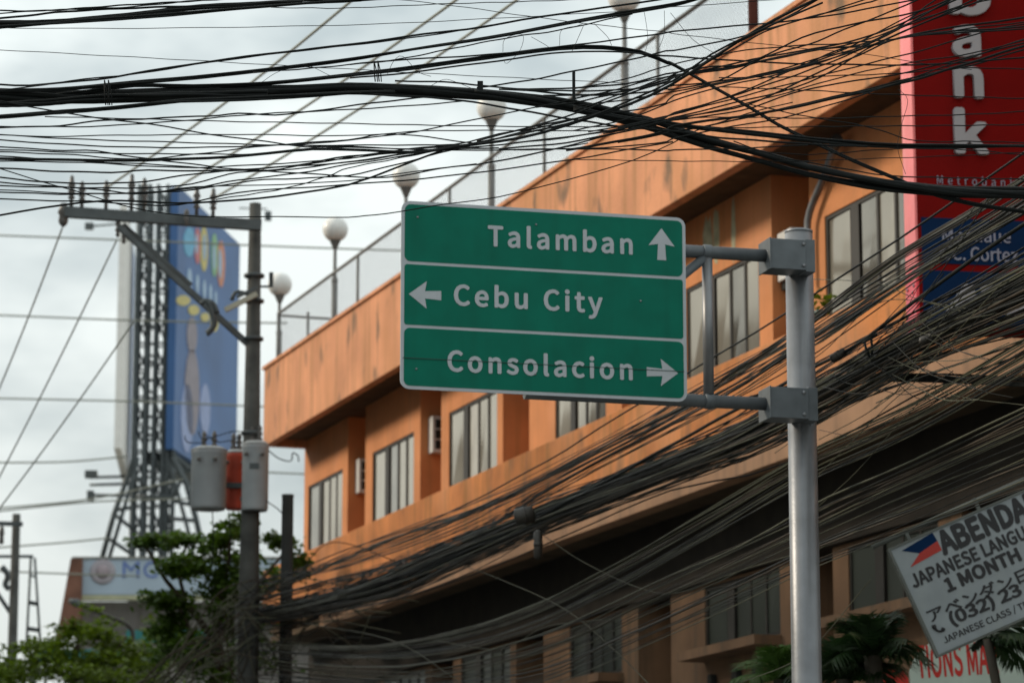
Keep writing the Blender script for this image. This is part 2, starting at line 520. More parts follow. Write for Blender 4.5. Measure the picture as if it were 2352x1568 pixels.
def globe_lamp(u, zc, label, y=-0.40):
    t = thing('globe_lamp', label, 'lamp', FL(u, y, 12.3), 0, 'white globe lamps along the roof edge')
    h = zc - 12.3
    m = MB(); m.tube([(0, 0, 0), (0, 0, h - 0.95), (0, 0, h - 0.95), (0, 0, h - 0.36)], [0.055, 0.055, 0.036, 0.032], 12); m.build('post', LAMPPOST, t, world=False)
    m = MB(); m.lathe([(0.055, h - 1.0), (0.06, h - 0.97), (0.06, h - 0.93), (0.04, h - 0.90)], (0, 0, 0), 14); m.build('collar', LAMPPOST, t, world=False)
    m = MB(); m.lathe([(0.032, h - 0.38), (0.05, h - 0.34), (0.10, h - 0.22), (0.125, h - 0.19), (0.12, h - 0.17)], (0, 0, 0), 18); m.build('holder', LAMPPOST, t, world=False)
    m = MB(); m.lathe([(0.235 * math.sin(a), h - 0.235 * math.cos(a)) for a in [0.25 + i * (math.pi - 0.27) / 16 for i in range(17)]], (0, 0, 0), 28); m.build('globe', WHITEP, t, world=False)
    return t
globe_lamp(-0.52, 14.50, 'white globe lamp on the far corner of the roof beside the fence end post')
globe_lamp(3.33, 14.74, 'white globe lamp standing clear in the sky left of the green sign')
globe_lamp(7.65, 14.71, 'white globe lamp whose post runs down behind the top left sign corner')
globe_lamp(12.12, 14.74, 'white globe lamp half hidden under the thickest cable bundle')
globe_lamp(17.83, 14.84, 'white globe lamp cut by the top edge of the picture')
t = thing('roof_mast', 'thick brown steel post on the roof edge near the top right', 'post', FL(22.3, -0.42, 12.76))
BROWN = mat('rusty_brown_paint', (0.10, 0.035, 0.028), 0.7, var=0.3, vs=4)
m = MB(); m.tube([(0, 0, 0), (0, 0, 4.2)], 0.066, 14); m.build('shaft', BROWN, t, world=False)
m = MB(); m.lathe([(0.15, 0), (0.15, 0.02), (0.02, 0.02)], (0, 0, 0), 14); m.build('base_plate', BROWN, t, world=False)
# service conduit on the wall above the sign post
t = thing('service_conduit', 'bent grey service conduit on the orange wall above the sign post', 'pipe', FL(23.1, -0.1, 10.2), math.atan2(E_.y, E_.x))
m = MB(); m.tube(spline([(0.0, 0, -0.5), (0.0, 0, 0.12), (0.08, 0, 0.36), (0.45, 0, 0.66), (0.95, -0.08, 0.92)], 18), 0.045, 10); m.build('pipe', GALV, t, world=False)
m = MB(); m.tube([(0.95, -0.08, 0.92), (1.14, -0.12, 1.0)], [0.06, 0.075], 10); m.build('weatherhead', STEEL, t, world=False)

# small plants on the ledge by the right window
PEEL = mat('pale_exposed_plaster', (0.42, 0.40, 0.27), 0.9, var=0.3, vs=6, streak=0.6, streak_col=(0.28, 0.28, 0.14))
m = MB()
for u, z, w, h in ((19.75, 10.62, .34, .95), (20.05, 10.7, .22, 0.8), (20.62, 10.64, .16, .85)):
    pts = []
    for i in range(14):
        a = 2 * math.pi * i / 14
        r = random.uniform(0.7, 1.1)
        pts.append((u + w * 0.5 * math.cos(a) * r, z + 0.25 + h * 0.5 * math.sin(a) * r))
    m.slab(pts, Matrix.Identity(4), 0.003)
m.build('peeled_patch', PEEL, B, world=False)

# ------------------------------------------------------------------ green direction sign on its post
a = at(920, 676, 23.5); b = at(1575, 713, 24.06)
ang = math.atan2(b.y - a.y, b.x - a.x)
SW = math.hypot(b.x - a.x, b.y - a.y)
Z0, Z1 = 5.805, 7.245
SH = Z1 - Z0
RS = thing('road_sign', 'green road sign reading Talamban, Cebu City and Consolacion on a steel post', 'road sign', (a.x, a.y, 0), ang)
SM = M4[RS.name]
def sgn(px, py):                          # point of the sign's front plane: (x along, z)
    r = ray(px, py)
    n = Vector((math.sin(ang), -math.cos(ang), 0))
    t_ = ((Vector((a.x, a.y, 0)) - CAM).dot(n)) / r.dot(n)
    p = SM.inverted() @ (CAM + r * t_)
    return p.x, p.z
def rrect(x0, z0, x1, z1, r, n=6):
    pts = []
    for cx, cz, s in ((x1 - r, z1 - r, 0), (x0 + r, z1 - r, 1), (x0 + r, z0 + r, 2), (x1 - r, z0 + r, 3)):
        for i in range(n + 1):
            w = math.pi / 2 * (s + i / n)
            pts.append((cx + r * math.cos(w), cz + r * math.sin(w)))
    return pts
m = MB(); m.slab(rrect(0, Z0, SW, Z1, 0.07), SM @ Matrix.Translation((0, 0.0, 0)), 0.012); m.build('border', LETTER, RS)
# three green panels standing proud of the white backing
bd = 0.026
l1, r1 = sgn(920, 603)[1], sgn(1570, 640)[1]
l2, r2 = sgn(920, 748)[1], sgn(1570, 783)[1]
d1, d2 = (l1 + r1) / 2, (l2 + r2) / 2
gap = 0.012
for k, (za, zb) in enumerate(((Z0 + bd, d2 - gap), (d2 + gap, d1 - gap), (d1 + gap, Z1 - bd))):
    m = MB(); m.slab(rrect(bd, za, SW - bd, zb, 0.045 if k != 1 else 0.02), SM @ Matrix.Translation((0, -0.012, 0)), 0.003); m.build('panel', GREEN, RS)
FRONT = -0.015
def word(body, p0, p1, cap):
    x0, z0 = sgn(*p0); x1, z1 = sgn(*p1)
    return text('lettering', body, SM @ Matrix.Translation((x0, FRONT, (z0 + z1) / 2)), RS, LETTER, width=x1 - x0, cap=cap, bold=0.011, spacing=1.10, font=HUMANIST)
word('Talamban', (1121, 571), (1450, 578), 0.150)
word('Cebu City', (1043, 700), (1381, 719), 0.150)
word('Consolacion', (1028, 851), (1450, 873), 0.150)
def arrow(px, py, rot):
    x, z = sgn(px, py)
    w, h = 0.105, 0.125
    pts = [(0, h), (-w, -0.013), (-0.028, 0.0), (-0.036, -h), (0.036, -h), (0.028, 0.0), (w, -0.013)]
    c, s = math.cos(R(rot)), math.sin(R(rot))
    pts = [(x + p * c - q * s, z + p * s + q * c) for p, q in pts]
    mm = MB(); mm.slab(pts, SM @ Matrix.Translation((0, FRONT, 0)), 0.003)
    return mm.build('arrow', LETTER, RS)
arrow(1518, 562, 0); arrow(975, 678, 90); arrow(1520, 856, -90)
x_a, z_a = sgn(924, 822); x_b, z_b = sgn(1570, 868)
mm = MB(); mm.box((x_a, FRONT - .0065, z_a - .0022), (x_b, FRONT - .001, z_a + .0022), SM @ Matrix.Translation((0, 0, 0))); mm.build('dark_seam', mat('sign_seam', (0.02, 0.06, 0.05), 0.7), RS)
for px, py in ((958, 500), (1230, 517), (1470, 692), (955, 848), (1228, 860)):
    x, z = sgn(px, py)
    mm = MB(); mm.lathe([(0.008, 0), (0.008, 0.006), (0.003, 0.008)], (SM @ Vector((x, FRONT, z))), 8, SM.to_3x3() @ Vector((0, -1, 0))); mm.build('rivet', GALV, RS)
# post
def sx(px, py): return sgn(px, py)
PX = sgn(1844, 900)[0] + 0.085
PR = 0.113
zt = sgn(1840, 518)[1]
PY = 0.26
m = MB(); m.tube([SM @ Vector((PX, PY, 0)), SM @ Vector((PX, PY, zt))], [PR + 0.01, PR - 0.004], 32)
post = m.build('post', GALV, RS)
m = MB(); m.lathe([(PR - .002, 0), (PR - .002, 0.02), (PR - 0.02, 0.026), (0.01, 0.028)], SM @ Vector((PX, PY, zt)), 24); m.build('post_cap', GALV, RS)
m = MB(); m.lathe([(0.3, 0.145), (0.3, 0.17), (0.12, 0.17)], SM @ Vector((PX, PY, 0)), 20); m.build('base_plate', GALV, RS)
for py in (578, 920):
    xa, za = sgn(1560, py - 12)
    zc = sgn(1700, py)[1]
    xb = sgn(1768, py)[0]
    m = MB(); m.tube([SM @ Vector((xa - 1.2, 0.085, zc)), SM @ Vector((xb, 0.085, zc))], 0.050, 18); m.build('arm', BOX, RS)
    # bracket: open channel clamped on the post
    x0, x1 = sgn(1757, py)[0] + 0.03, PX + 0.005
    z0_, z1_ = zc - 0.125, zc + 0.125
    m = MB()
    m.box((x0, -0.03, z0_), (x0 + .014, 0.24, z1_), SM)             # end plate facing the arm
    m.box((x0 + .014, -0.02, z0_ + .005), (x1 - 0.05, -0.006, z1_ - .005), SM)   # front web
    m.box((x0 + .014, -0.006, z0_ + .005), (x1 - 0.02, 0.22, z0_ + .019), SM)
    m.box((x0 + .014, -0.006, z1_ - .019), (x1 - 0.02, 0.22, z1_ - .005), SM)
    m.box((x1 - 0.05, -0.008, z0_ - .005), (x1 + .03, 0.16, z1_ + .005), SM)
    br = m.build('bracket', BOX, RS, bevel=0.004)
    for dz in (-0.085, 0.085):
        mm = MB(); mm.lathe([(0.014, 0), (0.014, 0.012), (0.006, 0.014)], SM @ Vector((x0 + 0.28, -0.02, zc + dz)), 6, SM.to_3x3() @ Vector((0, -1, 0))); mm.build('bolt', GALV, br)
zc1, zc2 = sgn(1700, 578)[1], sgn(1700, 920)[1]
ux = sgn(1634, 740)[0]
m = MB(); m.tube([SM @ Vector((ux, 0.085, zc1 - .05)), SM @ Vector((ux, 0.085, zc2 + .05))], 0.041, 16); m.build('upright', GALV, RS)
m = MB(); m.tube([SM @ Vector((ux - 0.02, 0.085, zc1 - .045)), SM @ Vector((ux - 0.75, 0.085, zc1 - .045 - 0.6))], 0.038, 14); m.build('brace', BOX, RS)
for z in (zc1, zc2):
    m = MB(); m.lathe([(0.055, -0.035), (0.060, -0.03), (0.060, 0.03), (0.055, 0.035)], SM @ Vector((ux, 0.085, z)), 16, SM.to_3x3() @ Vector((1, 0, 0))); m.build('weld_collar', BOX, RS)
for x in (0.35, 1.1, 1.85):
    m = MB(); m.box((x, 0.0, Z0 + .12), (x + .05, 0.035, Z1 - .12), SM); m.build('back_rail', BOX, RS)

# ------------------------------------------------------------------ red bank sign
RED = mat('red_sign_face', (0.155, 0.0015, 0.001), 0.6, var=0.08, vs=3, spec=0.08)
PINK = mat('pale_pink_side', (0.80, 0.19, 0.19), 0.4, var=0.08, vs=4, streak=0.3, streak_col=(0.9, 0.45, 0.42))  # pale pink with still paler streaks
REDSIDE = mat('red_side', (0.72, 0.05, 0.07), 0.3, var=0.1, vs=4)
BLUE = mat('dark_blue_sign_face', (0.001, 0.017, 0.060), 0.6, var=0.08, vs=3, spec=0.08)
WLET = mat('grey_white_sign_letters', (0.31, 0.31, 0.33), 0.5, var=0.05)
DLET = mat('thin_sign_letters', (0.22, 0.23, 0.30), 0.45, var=0.05)
pa = at(2107, 680, 29.6); pb = at(2354, 690, 29.77)
ban = math.atan2(pb.y - pa.y, pb.x - pa.x)
BS = thing('bank_sign', 'tall red and blue bank sign with big white letters spelling bank downward', 'sign', (pa.x, pa.y, 0), ban)
BMX = M4[BS.name]
def bsg(px, py):
    n = Vector((math.sin(ban), -math.cos(ban), 0))
    r = ray(px, py)
    p = BMX.inverted() @ (CAM + r * (((Vector((pa.x, pa.y, 0)) - CAM).dot(n)) / r.dot(n)))
    return p.x, p.z
BW = 1.62
zb, zmid, zred1, zred2, ztop = bsg(2110, 752)[1], bsg(2115, 499)[1], bsg(2120, 604)[1], bsg(2120, 620)[1], bsg(2107, -420)[1]
def bbox(name, x0, x1, y0, y1, z0, z1, mt, bevel=0.0):
    mm = MB(); mm.box((x0, y0, z0), (x1, y1, z1)); return mm.build(name, mt, BS, world=False, bevel=bevel)
bbox('cabinet', 0.02, BW, 0.0, 0.34, zb, ztop, RED)
bbox('blue_panel', 0.055, BW - .05, -0.008, 0.0, zred1, zmid, BLUE)
bbox('blue_panel', 0.055, BW - .05, -0.008, 0.0, zb + .02, zred2, BLUE)
zs = bsg(2100, 615)[1]
bbox('side_panel', -0.006, 0.02, -0.004, 0.345, zs, ztop, PINK, 0.004)
bbox('side_panel', -0.010, 0.02, -0.006, 0.345, zb - .01, zs - 0.004, REDSIDE, 0.006)
for z, y in ((zs - .02, .05), (zs - .02, .28), (zs - .16, .06), (zs - .16, .27), (zs - .22, .1)):
    mm = MB(); mm.lathe([(0.016, 0), (0.016, 0.008), (0.006, 0.014)], (-0.01, y, z), 8, (-1, 0, 0)); mm.build('bolt', GALV, BS, world=False)
for py in (-260, 300):
    bbox('mounting_arm', BW, BW + 1.6, 0.12, 0.2, bsg(2300, py)[1], bsg(2300, py)[1] + .08, STEEL)
def bw(body, x0p, x1p, ybase, cappx, mt, bold, thick=0.012, y=-0.0, **kw):
    x0, z = bsg(x0p, ybase); x1, _ = bsg(x1p, ybase)
    return text('lettering', body, BMX @ Matrix.Translation((x0, y, z)), BS, mt, width=x1 - x0, cap=cappx * 29.6 / FPX, bold=bold, thick=thick, font=HUMANIST, **kw)
bw('b', 2184, 2268, 31, 97, WLET, 0.012, 0.05)
bw('a', 2190, 2246, 127, 90, WLET, 0.012, 0.05)
bw('n', 2194, 2252, 223, 90, WLET, 0.012, 0.05)
bw('k', 2196, 2264, 351, 94, WLET, 0.012, 0.05)
bw('Metrobank', 2152, 2330, 423, 20, DLET, 0.0, spacing=1.3)
bw('Mandaue', 2164, 2320, 553, 29, DLET, 0.005, y=-0.008)
bw('A.C. Cortez', 2153, 2336, 596, 31, DLET, 0.005, y=-0.008)
bw('ATM', 2176, 2400, 722, 66, WLET, 0.025, y=-0.008, shear=0.2)

# ------------------------------------------------------------------ tilted white language school sign
SCALE = 27.5 / FPX
ZPX = 0.24937 * SCALE
BOARDW = mat('white_sign_board', (0.235, 0.265, 0.28), 0.5, var=0.12, vs=3, streak=0.25, streak_col=(0.3, 0.33, 0.30))
INK = mat('black_sign_lettering', (0.012, 0.012, 0.014), 0.5)
o0 = at(2046, 1263, 27.5)
AS = thing('school_sign', 'tilted white sign board with black Japanese language class lettering', 'sign', o0, 0)
AM = Matrix.Translation(o0) @ Matrix.Rotation(R(-23.5), 4, 'Y')   # local x along the board, z up it
def A(x, y): return x * ZPX, -y * ZPX          # picture units of the lettering layout
BWD = 1500 * ZPX; BHT = 1045 * ZPX
m = MB(); m.box((-0.0, 0.0, -BHT), (BWD, 0.09, 0.0), AM); m.build('board', BOARDW, AS)
FR = mat('grey_sign_frame', (0.10, 0.11, 0.10), 0.6, var=0.2)
m = MB()
m.box((-.022, -.012, -BHT - .02), (-.001, 0.10, 0.02), AM); m.box((BWD + .001, -.012, -BHT - .02), (BWD + .02, 0.10, 0.02), AM)
m.box((-.001, -.012, 0.001), (BWD + .001, 0.10, 0.02), AM); m.box((-.001, -.012, -BHT - .02), (BWD + .001, 0.10, -BHT - .001), AM)
m.build('frame', FR, AS)
def aw(body, x, y, cap, width=None, bold=0.015, mt=None, **kw):
    X, Zz = A(x, y)
    return text('lettering', body, AM @ Matrix.Translation((X, -0.001, Zz)), AS, mt or INK, width=None if width is None else width * ZPX, cap=cap * ZPX, bold=bold, **dict(dict(font=GROTESK), **kw))
aw('ABENDAN', 440, 228, 200, 1010, 0.020, font=HUMANIST)
aw('JAPANESE LANGUAGE', 54, 400, 118, 1420, 0.014, font=HUMANIST)
aw('1 MONTH', 330, 560, 118, 735, 0.018, font=HUMANIST)
aw('アベンダン日本', 60, 745, 100, 1210, 0.008, font=HUMANIST)
aw('(032) 23', 235, 850, 108, 700, 0.016, font=HUMANIST)
aw('JAPANESE CLASS / TRAINING', 95, 975, 58, 1130, 0.006, font=HUMANIST)
m = MB(); m.tube([AM @ Vector((A(112 + 45 * math.cos(t_), 800 + 60 * math.sin(t_))[0], -0.006, A(0, 800 + 60 * math.sin(t_))[1])) for t_ in [R(200 - i * 22) for i in range(8)]], [0.018, 0.02, 0.012, 0.01, 0.01, 0.012, 0.02, 0.018], 6)
m.build('telephone_mark', INK, AS)
m = MB(); m.slab([A(90, 45), (A(420, 0)[0], A(0, 0)[1] - 0.004), A(430, 90), A(232, 130)][::-1], AM @ Matrix.Translation((0, -0.001, 0)), 0.003); m.build('flag_stripe', BLUE, AS)
m = MB(); m.slab([A(232, 130), A(430, 92), A(432, 185), A(100, 215)][::-1], AM @ Matrix.Translation((0, -0.001, 0)), 0.003); m.build('flag_stripe', mat('red_flag_stripe', (0.35, 0.02, 0.012), 0.5), AS)
m = MB(); m.tube([AM @ Vector((A(-140, 0)[0], 0.05, 0.095)), AM @ Vector((A(1700, 0)[0], 0.05, 0.105))], 0.024, 10); m.build('support_pipe', FR, AS)
for x in (190, 900):
    m = MB(); m.box((A(x, 0)[0], 0.03, 0.0), (A(x, 0)[0] + .03, 0.07, 0.13), AM); m.build('hanger', FR, AS)
m = MB(); m.tube([AM @ Vector((A(1690, 0)[0], 0.05, 0.10)), Vector((AM @ Vector((A(1690, 0)[0], 0.05, 0))).to_tuple()[:2] + (0,))], 0.05, 10); m.build('post', FR, AS)

# ------------------------------------------------------------------ banner with red lettering below it
PALE = mat('pale_green_banner', (0.56, 0.66, 0.58), 0.6, var=0.06)
RINK = mat('red_banner_lettering', (0.60, 0.03, 0.02), 0.5, var=0.1)
c0 = at(2085, 1561, 31.0)
TS = thing('banner_sign', 'pale banner with tall red letters low in the right corner behind the palm', 'sign', c0, R(6))
k = 31.0 / FPX
m = MB()
m.slab([(0.0, -0.9), (1.9, -0.9), (1.9, 0.47), (0.55, 0.44), (0.30, 0.38), (0.12, 0.27), (0.02, 0.08)], M4[TS.name] @ Matrix.Rotation(R(-4), 4, 'Y'), 0.03); m.build('board', PALE, TS)
text('lettering', 'TIONS MAR', M4[TS.name] @ Matrix.Rotation(R(-4), 4, 'Y') @ Matrix.Translation((0.10, -0.031, 0.02)), TS, RINK, width=0.82, cap=0.30, bold=0.010, font=HUMANIST)
m = MB()
m.slab([(-0.38, -0.9), (-0.012, -0.9), (0.0, 0.02), (-0.10, 0.14), (-0.28, 0.10), (-0.36, -0.02)], M4[TS.name], 0.03); m.build('red_side_board', RINK, TS)
m = MB(); m.tube([M4[TS.name] @ Vector((0.9, 0.06, -0.6)), Vector((M4[TS.name] @ Vector((0.9, 0.06, 0))).to_tuple()[:2] + (0,))], 0.04, 8); m.build('post', FR, TS)

# ------------------------------------------------------------------ utility pole with crossarm
UD = 47.0
K47 = UD / FPX
ux_, uy_ = -3.85, 45.72
ztop_ = at(579, 467, UD).z
UP = thing('utility_pole', 'tall concrete utility pole with a long steel crossarm and diagonal brace', 'utility pole', (ux_, uy_, 0))
m = MB(); m.tube([(ux_, uy_, 0), (ux_ - .0, uy_, 7.7), (ux_, uy_, ztop_)], [0.20, 0.142, 0.088], 20); m.build('shaft', POLEM, UP)
ARM0, ARM1 = at(148, 487, 46.2), at(600, 518, 46.7)
def beam(a, b, w, h):
    """rectangular bar from a to b"""
    a, b = Vector(a), Vector(b)
    d = (b - a).normalized()
    s = d.cross(Vector((0, 0, 1))).normalized()
    u = s.cross(d)
    mm = Matrix((d, s, u)).transposed().to_4x4()
    mm.translation = a
    return mm, (0, -w / 2, -h / 2), ((b - a).length, w / 2, h / 2)
def bar(name, mt, par, a, b, w, h):
    mm, lo, hi = beam(a, b, w, h)
    q = MB(); q.box(lo, hi, mm)
    return q.build(name, mt, par)
bar('crossarm', STEEL, UP, ARM0, ARM1, 0.12, 0.155)
bar('brace', STEEL, UP, at(272, 520, 46.3), at(572, 792, 46.6), 0.07, 0.085)
bar('brace', STEEL, UP, at(283, 515, 46.5), at(440, 655, 46.6), 0.05, 0.05)
INS = mat('brown_grey_insulator', (0.09, 0.085, 0.08), 0.35, var=0.2)
for px, ht in ((163, .46), (187, .38), (242, .42), (300, .55), (329, .5), (450, .42), (488, .42)):
    p = ARM0.lerp(ARM1, (px - 148) / (600 - 148)) + Vector((0, 0, 0.08))
    q = MB(); q.lathe([(0.03, 0), (0.025, ht * .25), (0.055, ht * .3), (0.03, ht * .42), (0.06, ht * .5), (0.03, ht * .62), (0.06, ht * .7), (0.035, ht * .85), (0.03, ht), (0.005, ht + .03)], p, 12)
    q.build('insulator', INS, UP)
q = MB(); q.lathe([(0.01, 0), (0.06, .05), (0.075, .1), (0.06, .18), (0.09, .22), (0.06, .30), (0.05, .36)], at(145, 522, 46.2), 10); q.build('end_insulator', INS, UP)
for px, py in ((270, 545), (284, 560), (428, 520)):
    q = MB(); q.lathe([(0.01, 0), (0.035, .03), (0.02, .07), (0.045, .11), (0.02, .15), (0.045, .2), (0.02, .26)], at(px, py, 46.3), 8); q.build('hanging_insulator', INS, UP)
# fuse cutouts on the brace, pale bar and bracket
bar('fuse_tube', mat('pale_fuse_tube', (0.36, 0.35, 0.28), 0.6, var=0.15), UP, at(517, 712, 46.2), at(590, 675, 46.3), 0.07, 0.075)
bar('fuse_bracket', STEEL, UP, at(545, 682, 46.3), at(590, 660, 46.4), 0.05, 0.05)
q = MB(); q.tube(spline([at(478, 690, 46.2), at(488, 720, 46.2), at(492, 745, 46.2), at(480, 762, 46.2), at(474, 766, 46.2)], 10), 0.045, 8); q.build('fuse_holder', STEEL, UP)
q = MB(); q.tube(spline([at(462, 700, 46.2), at(470, 690, 46.2), at(490, 697, 46.2), at(500, 720, 46.2)], 8), 0.035, 8); q.build('fuse_holder', STEEL, UP)
q = MB(); q.tube(spline([at(532, 690, 46.4), at(540, 672, 46.4), at(558, 672, 46.4), at(600, 690, 46.4)], 8), 0.03, 8); q.build('fuse_holder', STEEL, UP)
for py in (640, 700, 790, 1012, 1165):
    p = at(579, py, UD)
    q = MB(); q.lathe([(0.13, -.03), (0.155, -.02), (0.155, .02), (0.13, .03)], (ux_, uy_, p.z), 16); q.build('band', STEEL, UP)
# small box antenna on a stub arm
bar('antenna_arm', STEEL, UP, at(596, 658, 46.9), at(620, 658, 46.9), 0.03, 0.03)
bar('antenna_box', STEEL, UP, at(623, 625, 46.9), at(623, 660, 46.9), 0.06, 0.07)

# ------------------------------------------------------------------ transformers on the pole
TR_LID = mat('grey_lid', (0.33, 0.34, 0.34), 0.5, var=0.1)
RUST = mat('red_orange_paint', (0.42, 0.06, 0.03), 0.6, var=0.25, vs=4)
def transformer(px, ytop, ybot, wpx, d, label, mt):
    p0, p1 = at(px, ybot, d), at(px, ytop, d)
    r = wpx / 2 * d / FPX
    t = thing('transformer', label, 'transformer', (p0.x, p0.y, p0.z))
    h = p1.z - p0.z
    q = MB(); q.lathe([(r * .93, 0), (r * .97, 0.02), (r, 0.04), (r, h - .05), (r * 1.02, h - .04), (r * 1.02, h)], (0, 0, 0), 28); q.build('tank', mt, t, world=False)
    q = MB(); q.lathe([(r * 1.04, h), (r * 1.04, h + .02), (r * .75, h + .06), (0.01, h + .075)], (0, 0, 0), 28); q.build('lid', TR_LID, t, world=False)
    for k in range(2):
        a_ = R(60 + 70 * k)
        bx, by = r * .5 * math.cos(a_), r * .5 * math.sin(a_) - .05
        q = MB(); q.lathe([(0.03, 0), (0.05, .05), (0.025, .09), (0.05, .13), (0.025, .17), (0.04, .21), (0.012, .27)], (bx, by, h + .05), 10); q.build('bushing', INS, t, world=False)
    for k in range(2):
        q = MB(); q.lathe([(0.02, 0), (0.035, .03), (0.035, .06), (0.015, .08)], ((-.12 + .24 * k), -r, h - .16), 8, (0, -1, 0)); q.build('terminal', INS, t, world=False)
    q = MB(); q.box((-.03, r * .9, h * .25), (.03, r + .25, h * .32)); q.box((-.03, r * .9, h * .72), (.03, r + .25, h * .79)); q.build('hanger', STEEL, t, world=False)
    return t
transformer(478, 1032, 1170, 82, 46.4, 'large grey transformer tank hanging left of the concrete utility pole', TANKM)
transformer(585, 1018, 1173, 61, 46.0, 'narrow grey transformer tank in front of the concrete utility pole', TANKM)
q_t = bpy.data.objects['transformer.001']
q = MB(); q.box((-.07, -.207, .60), (.07, -.197, .68)); q.build('name_plate', STEEL, q_t, world=False)
t3 = transformer(541, 1038, 1170, 46, 46.9, 'red orange transformer tank squeezed between the two grey tanks', RUST)
q = MB(); q.box((-.15, -.20, .30), (.15, -.155, .38)); q.build('clamp', STEEL, t3, world=False)
# short dark pole in front of the far corner
p0 = at(661, 1140, 46)
t = thing('stub_pole', 'short dark pole standing right of the transformers before the building corner', 'pole', (p0.x, p0.y, 0))
q = MB(); q.tube([(0, 0, 0), (0, 0, p0.z)], [0.12, 0.085], 16); q.build('shaft', mat('tarred_pole', (0.013, 0.014, 0.013), 0.9, var=0.3), t, world=False)
q = MB(); q.lathe([(0.085, 0), (0.09, .02), (0.09, .05), (0.02, .06)], (0, 0, p0.z - .02), 14); q.build('cap', POLEM, t, world=False)
# grey unit fixed to the end wall
t = thing('wall_unit', 'small grey box unit on the end wall just left of the far corner', 'air conditioner', FL(-0.5, 1.0, 9.75), math.atan2(E_.y, E_.x))
q = MB(); q.box((0, 0, 0), (0.5, 0.7, 0.6)); q.build('casing', ACM, t, world=False, bevel=0.012)
for k in range(3):
    q = MB(); q.box((0.06, -0.012, 0.08 + k * .17), (0.44, 0.0, 0.19 + k * .17)); q.build('grille', DARK, t, world=False)

# ------------------------------------------------------------------ billboard tower
D0 = 117.0
TW = mat('dark_tower_steel', (0.085, 0.10, 0.105), 0.7, metal=0.1, var=0.2)  # steel colour lightened for distance haze
gz = at(320, 1050, D0)
BB = thing('billboard', 'tall lattice billboard tower carrying a blue advertising board and a white one', 'billboard', (gz.x, gz.y, 0))
def lattice(name, xl, xr, zlo, zhi, dep, n, rc, rb, d=D0, ylo=0.0):
    """square lattice column between two picture columns"""
    a_, b_ = at(xl, 800, d), at(xr, 800, d)
    y = a_.y
    c = [(a_.x, y), (b_.x, y), (b_.x, y + dep), (a_.x, y + dep)]
    q = MB()
    for x, yy in c:
        q.tube([(x, yy, zlo), (x, yy, zhi)], rc, 6)
    hs = (zhi - zlo) / n
    for i in range(n):
        za, zb_ = zlo + i * hs, zlo + (i + 1) * hs
        for j in range(4):
            p, r_ = c[j], c[(j + 1) % 4]
            q.tube([(p[0], p[1], za), (r_[0], r_[1], za)], rb, 4)
            if (i + j) % 2:
                p, r_ = r_, p
            q.tube([(p[0], p[1], za), (r_[0], r_[1], zb_)], rb, 4)
    return q.build(name, TW, BB, fix=False)
z_ = lambda py, d=D0: at(300, py, d).z
lattice('lattice_column', 312, 336, 0, z_(405), 0.7, 30, 0.095, 0.04)
lattice('lattice_column', 356, 378, 0, z_(405), 0.7, 30, 0.075, 0.04)
lattice('lattice_column', 388, 402, 0, z_(440), 0.5, 36, 0.07, 0.04)
q = MB()
for py in range(450, 1300, 42):
    q.tube([at(332, py, D0), at(352, py + 4, D0)], 0.06, 4)
    q.tube([at(332, py + 21, D0), at(354, py + (8 if (py // 42) % 2 else 34), D0)], 0.045, 4)
    q.tube([at(372, py, D0), at(386, py + 3, D0)], 0.06, 4)
o = q.build('cross_bracing', TW, BB, fix=False); o['kind'] = 'stuff'
for pts, r_ in (([(310, 1000), (306, 1060), (262, 1180), (232, 1290)], .11), ([(318, 1050), (290, 1150), (248, 1290)], .08), ([(396, 1050), (428, 1110), (450, 1190), (472, 1290)], .11), ([(386, 1060), (408, 1130), (430, 1210), (448, 1290)], .08)):
    q = MB(); q.tube([at(x, y, D0 - 2) for x, y in pts] , r_, 6); q.build('flared_leg', TW, BB)
for pts in (([(262, 1180), (306, 1215)]), ([(270, 1170), (300, 1165)]), ([(248, 1235), (300, 1270)]), ([(400, 1150), (446, 1160)]), ([(420, 1090), (400, 1140)]), ([(432, 1085), (400, 1065)]), ([(390, 1190), (450, 1195)]), ([(312, 1140), (400, 1140)]), ([(395, 1040), (440, 1082)]), ([(300, 1085), (340, 1120)])):
    q = MB(); q.tube([at(x, y, D0 - 1.5) for x, y in pts], 0.08, 6); q.build('strut', TW, BB)
q = MB(); q.box((0, 0, 0), (1, 1, 1), Matrix.Translation(at(398, 1058, D0)) @ Matrix.Rotation(R(80), 4, 'Z') @ Matrix.Diagonal((9.5, 1.2, 0.35, 1))); q.build('catwalk', TW, BB)
# blue board
BA, BC = at(405, 700, D0), at(549, 700, 127.0)
bang = math.atan2(BC.y - BA.y, BC.x - BA.x)
BOM = Matrix.Translation((BA.x, BA.y, 0)) @ Matrix.Rotation(bang, 4, 'Z')
blen = math.hypot(BC.x - BA.x, BC.y - BA.y)
zlo_, zhi_ = 20.3, 30.3
PRINT = mat('blue_advert_print', (0.045, 0.125, 0.31), 0.5, var=0.22, vs=0.25)  # board blue lightened for distance haze
q = MB(); q.box((0, 0, zlo_), (blen, 0.3, zhi_), BOM); brd = q.build('blue_board', PRINT, BB)
nb = Vector((math.sin(bang), -math.cos(bang), 0))
def bo(px, py):
    r = ray(px, py)
    t_ = (Vector((BA.x, BA.y, 0)) - CAM).dot(nb) / r.dot(nb)
    p = BOM.inverted() @ (CAM + r * t_)
    return p.x, p.z
def blob(px, py, rx, ry, mt, lean=0.0, dy=0.02, n=16):
    q = MB()
    q.slab([bo(px + rx * math.cos(a_) - lean * ry * math.sin(a_), py - ry * math.sin(a_)) for a_ in [2 * math.pi * i / n for i in range(n)]], BOM, dy)
    return q
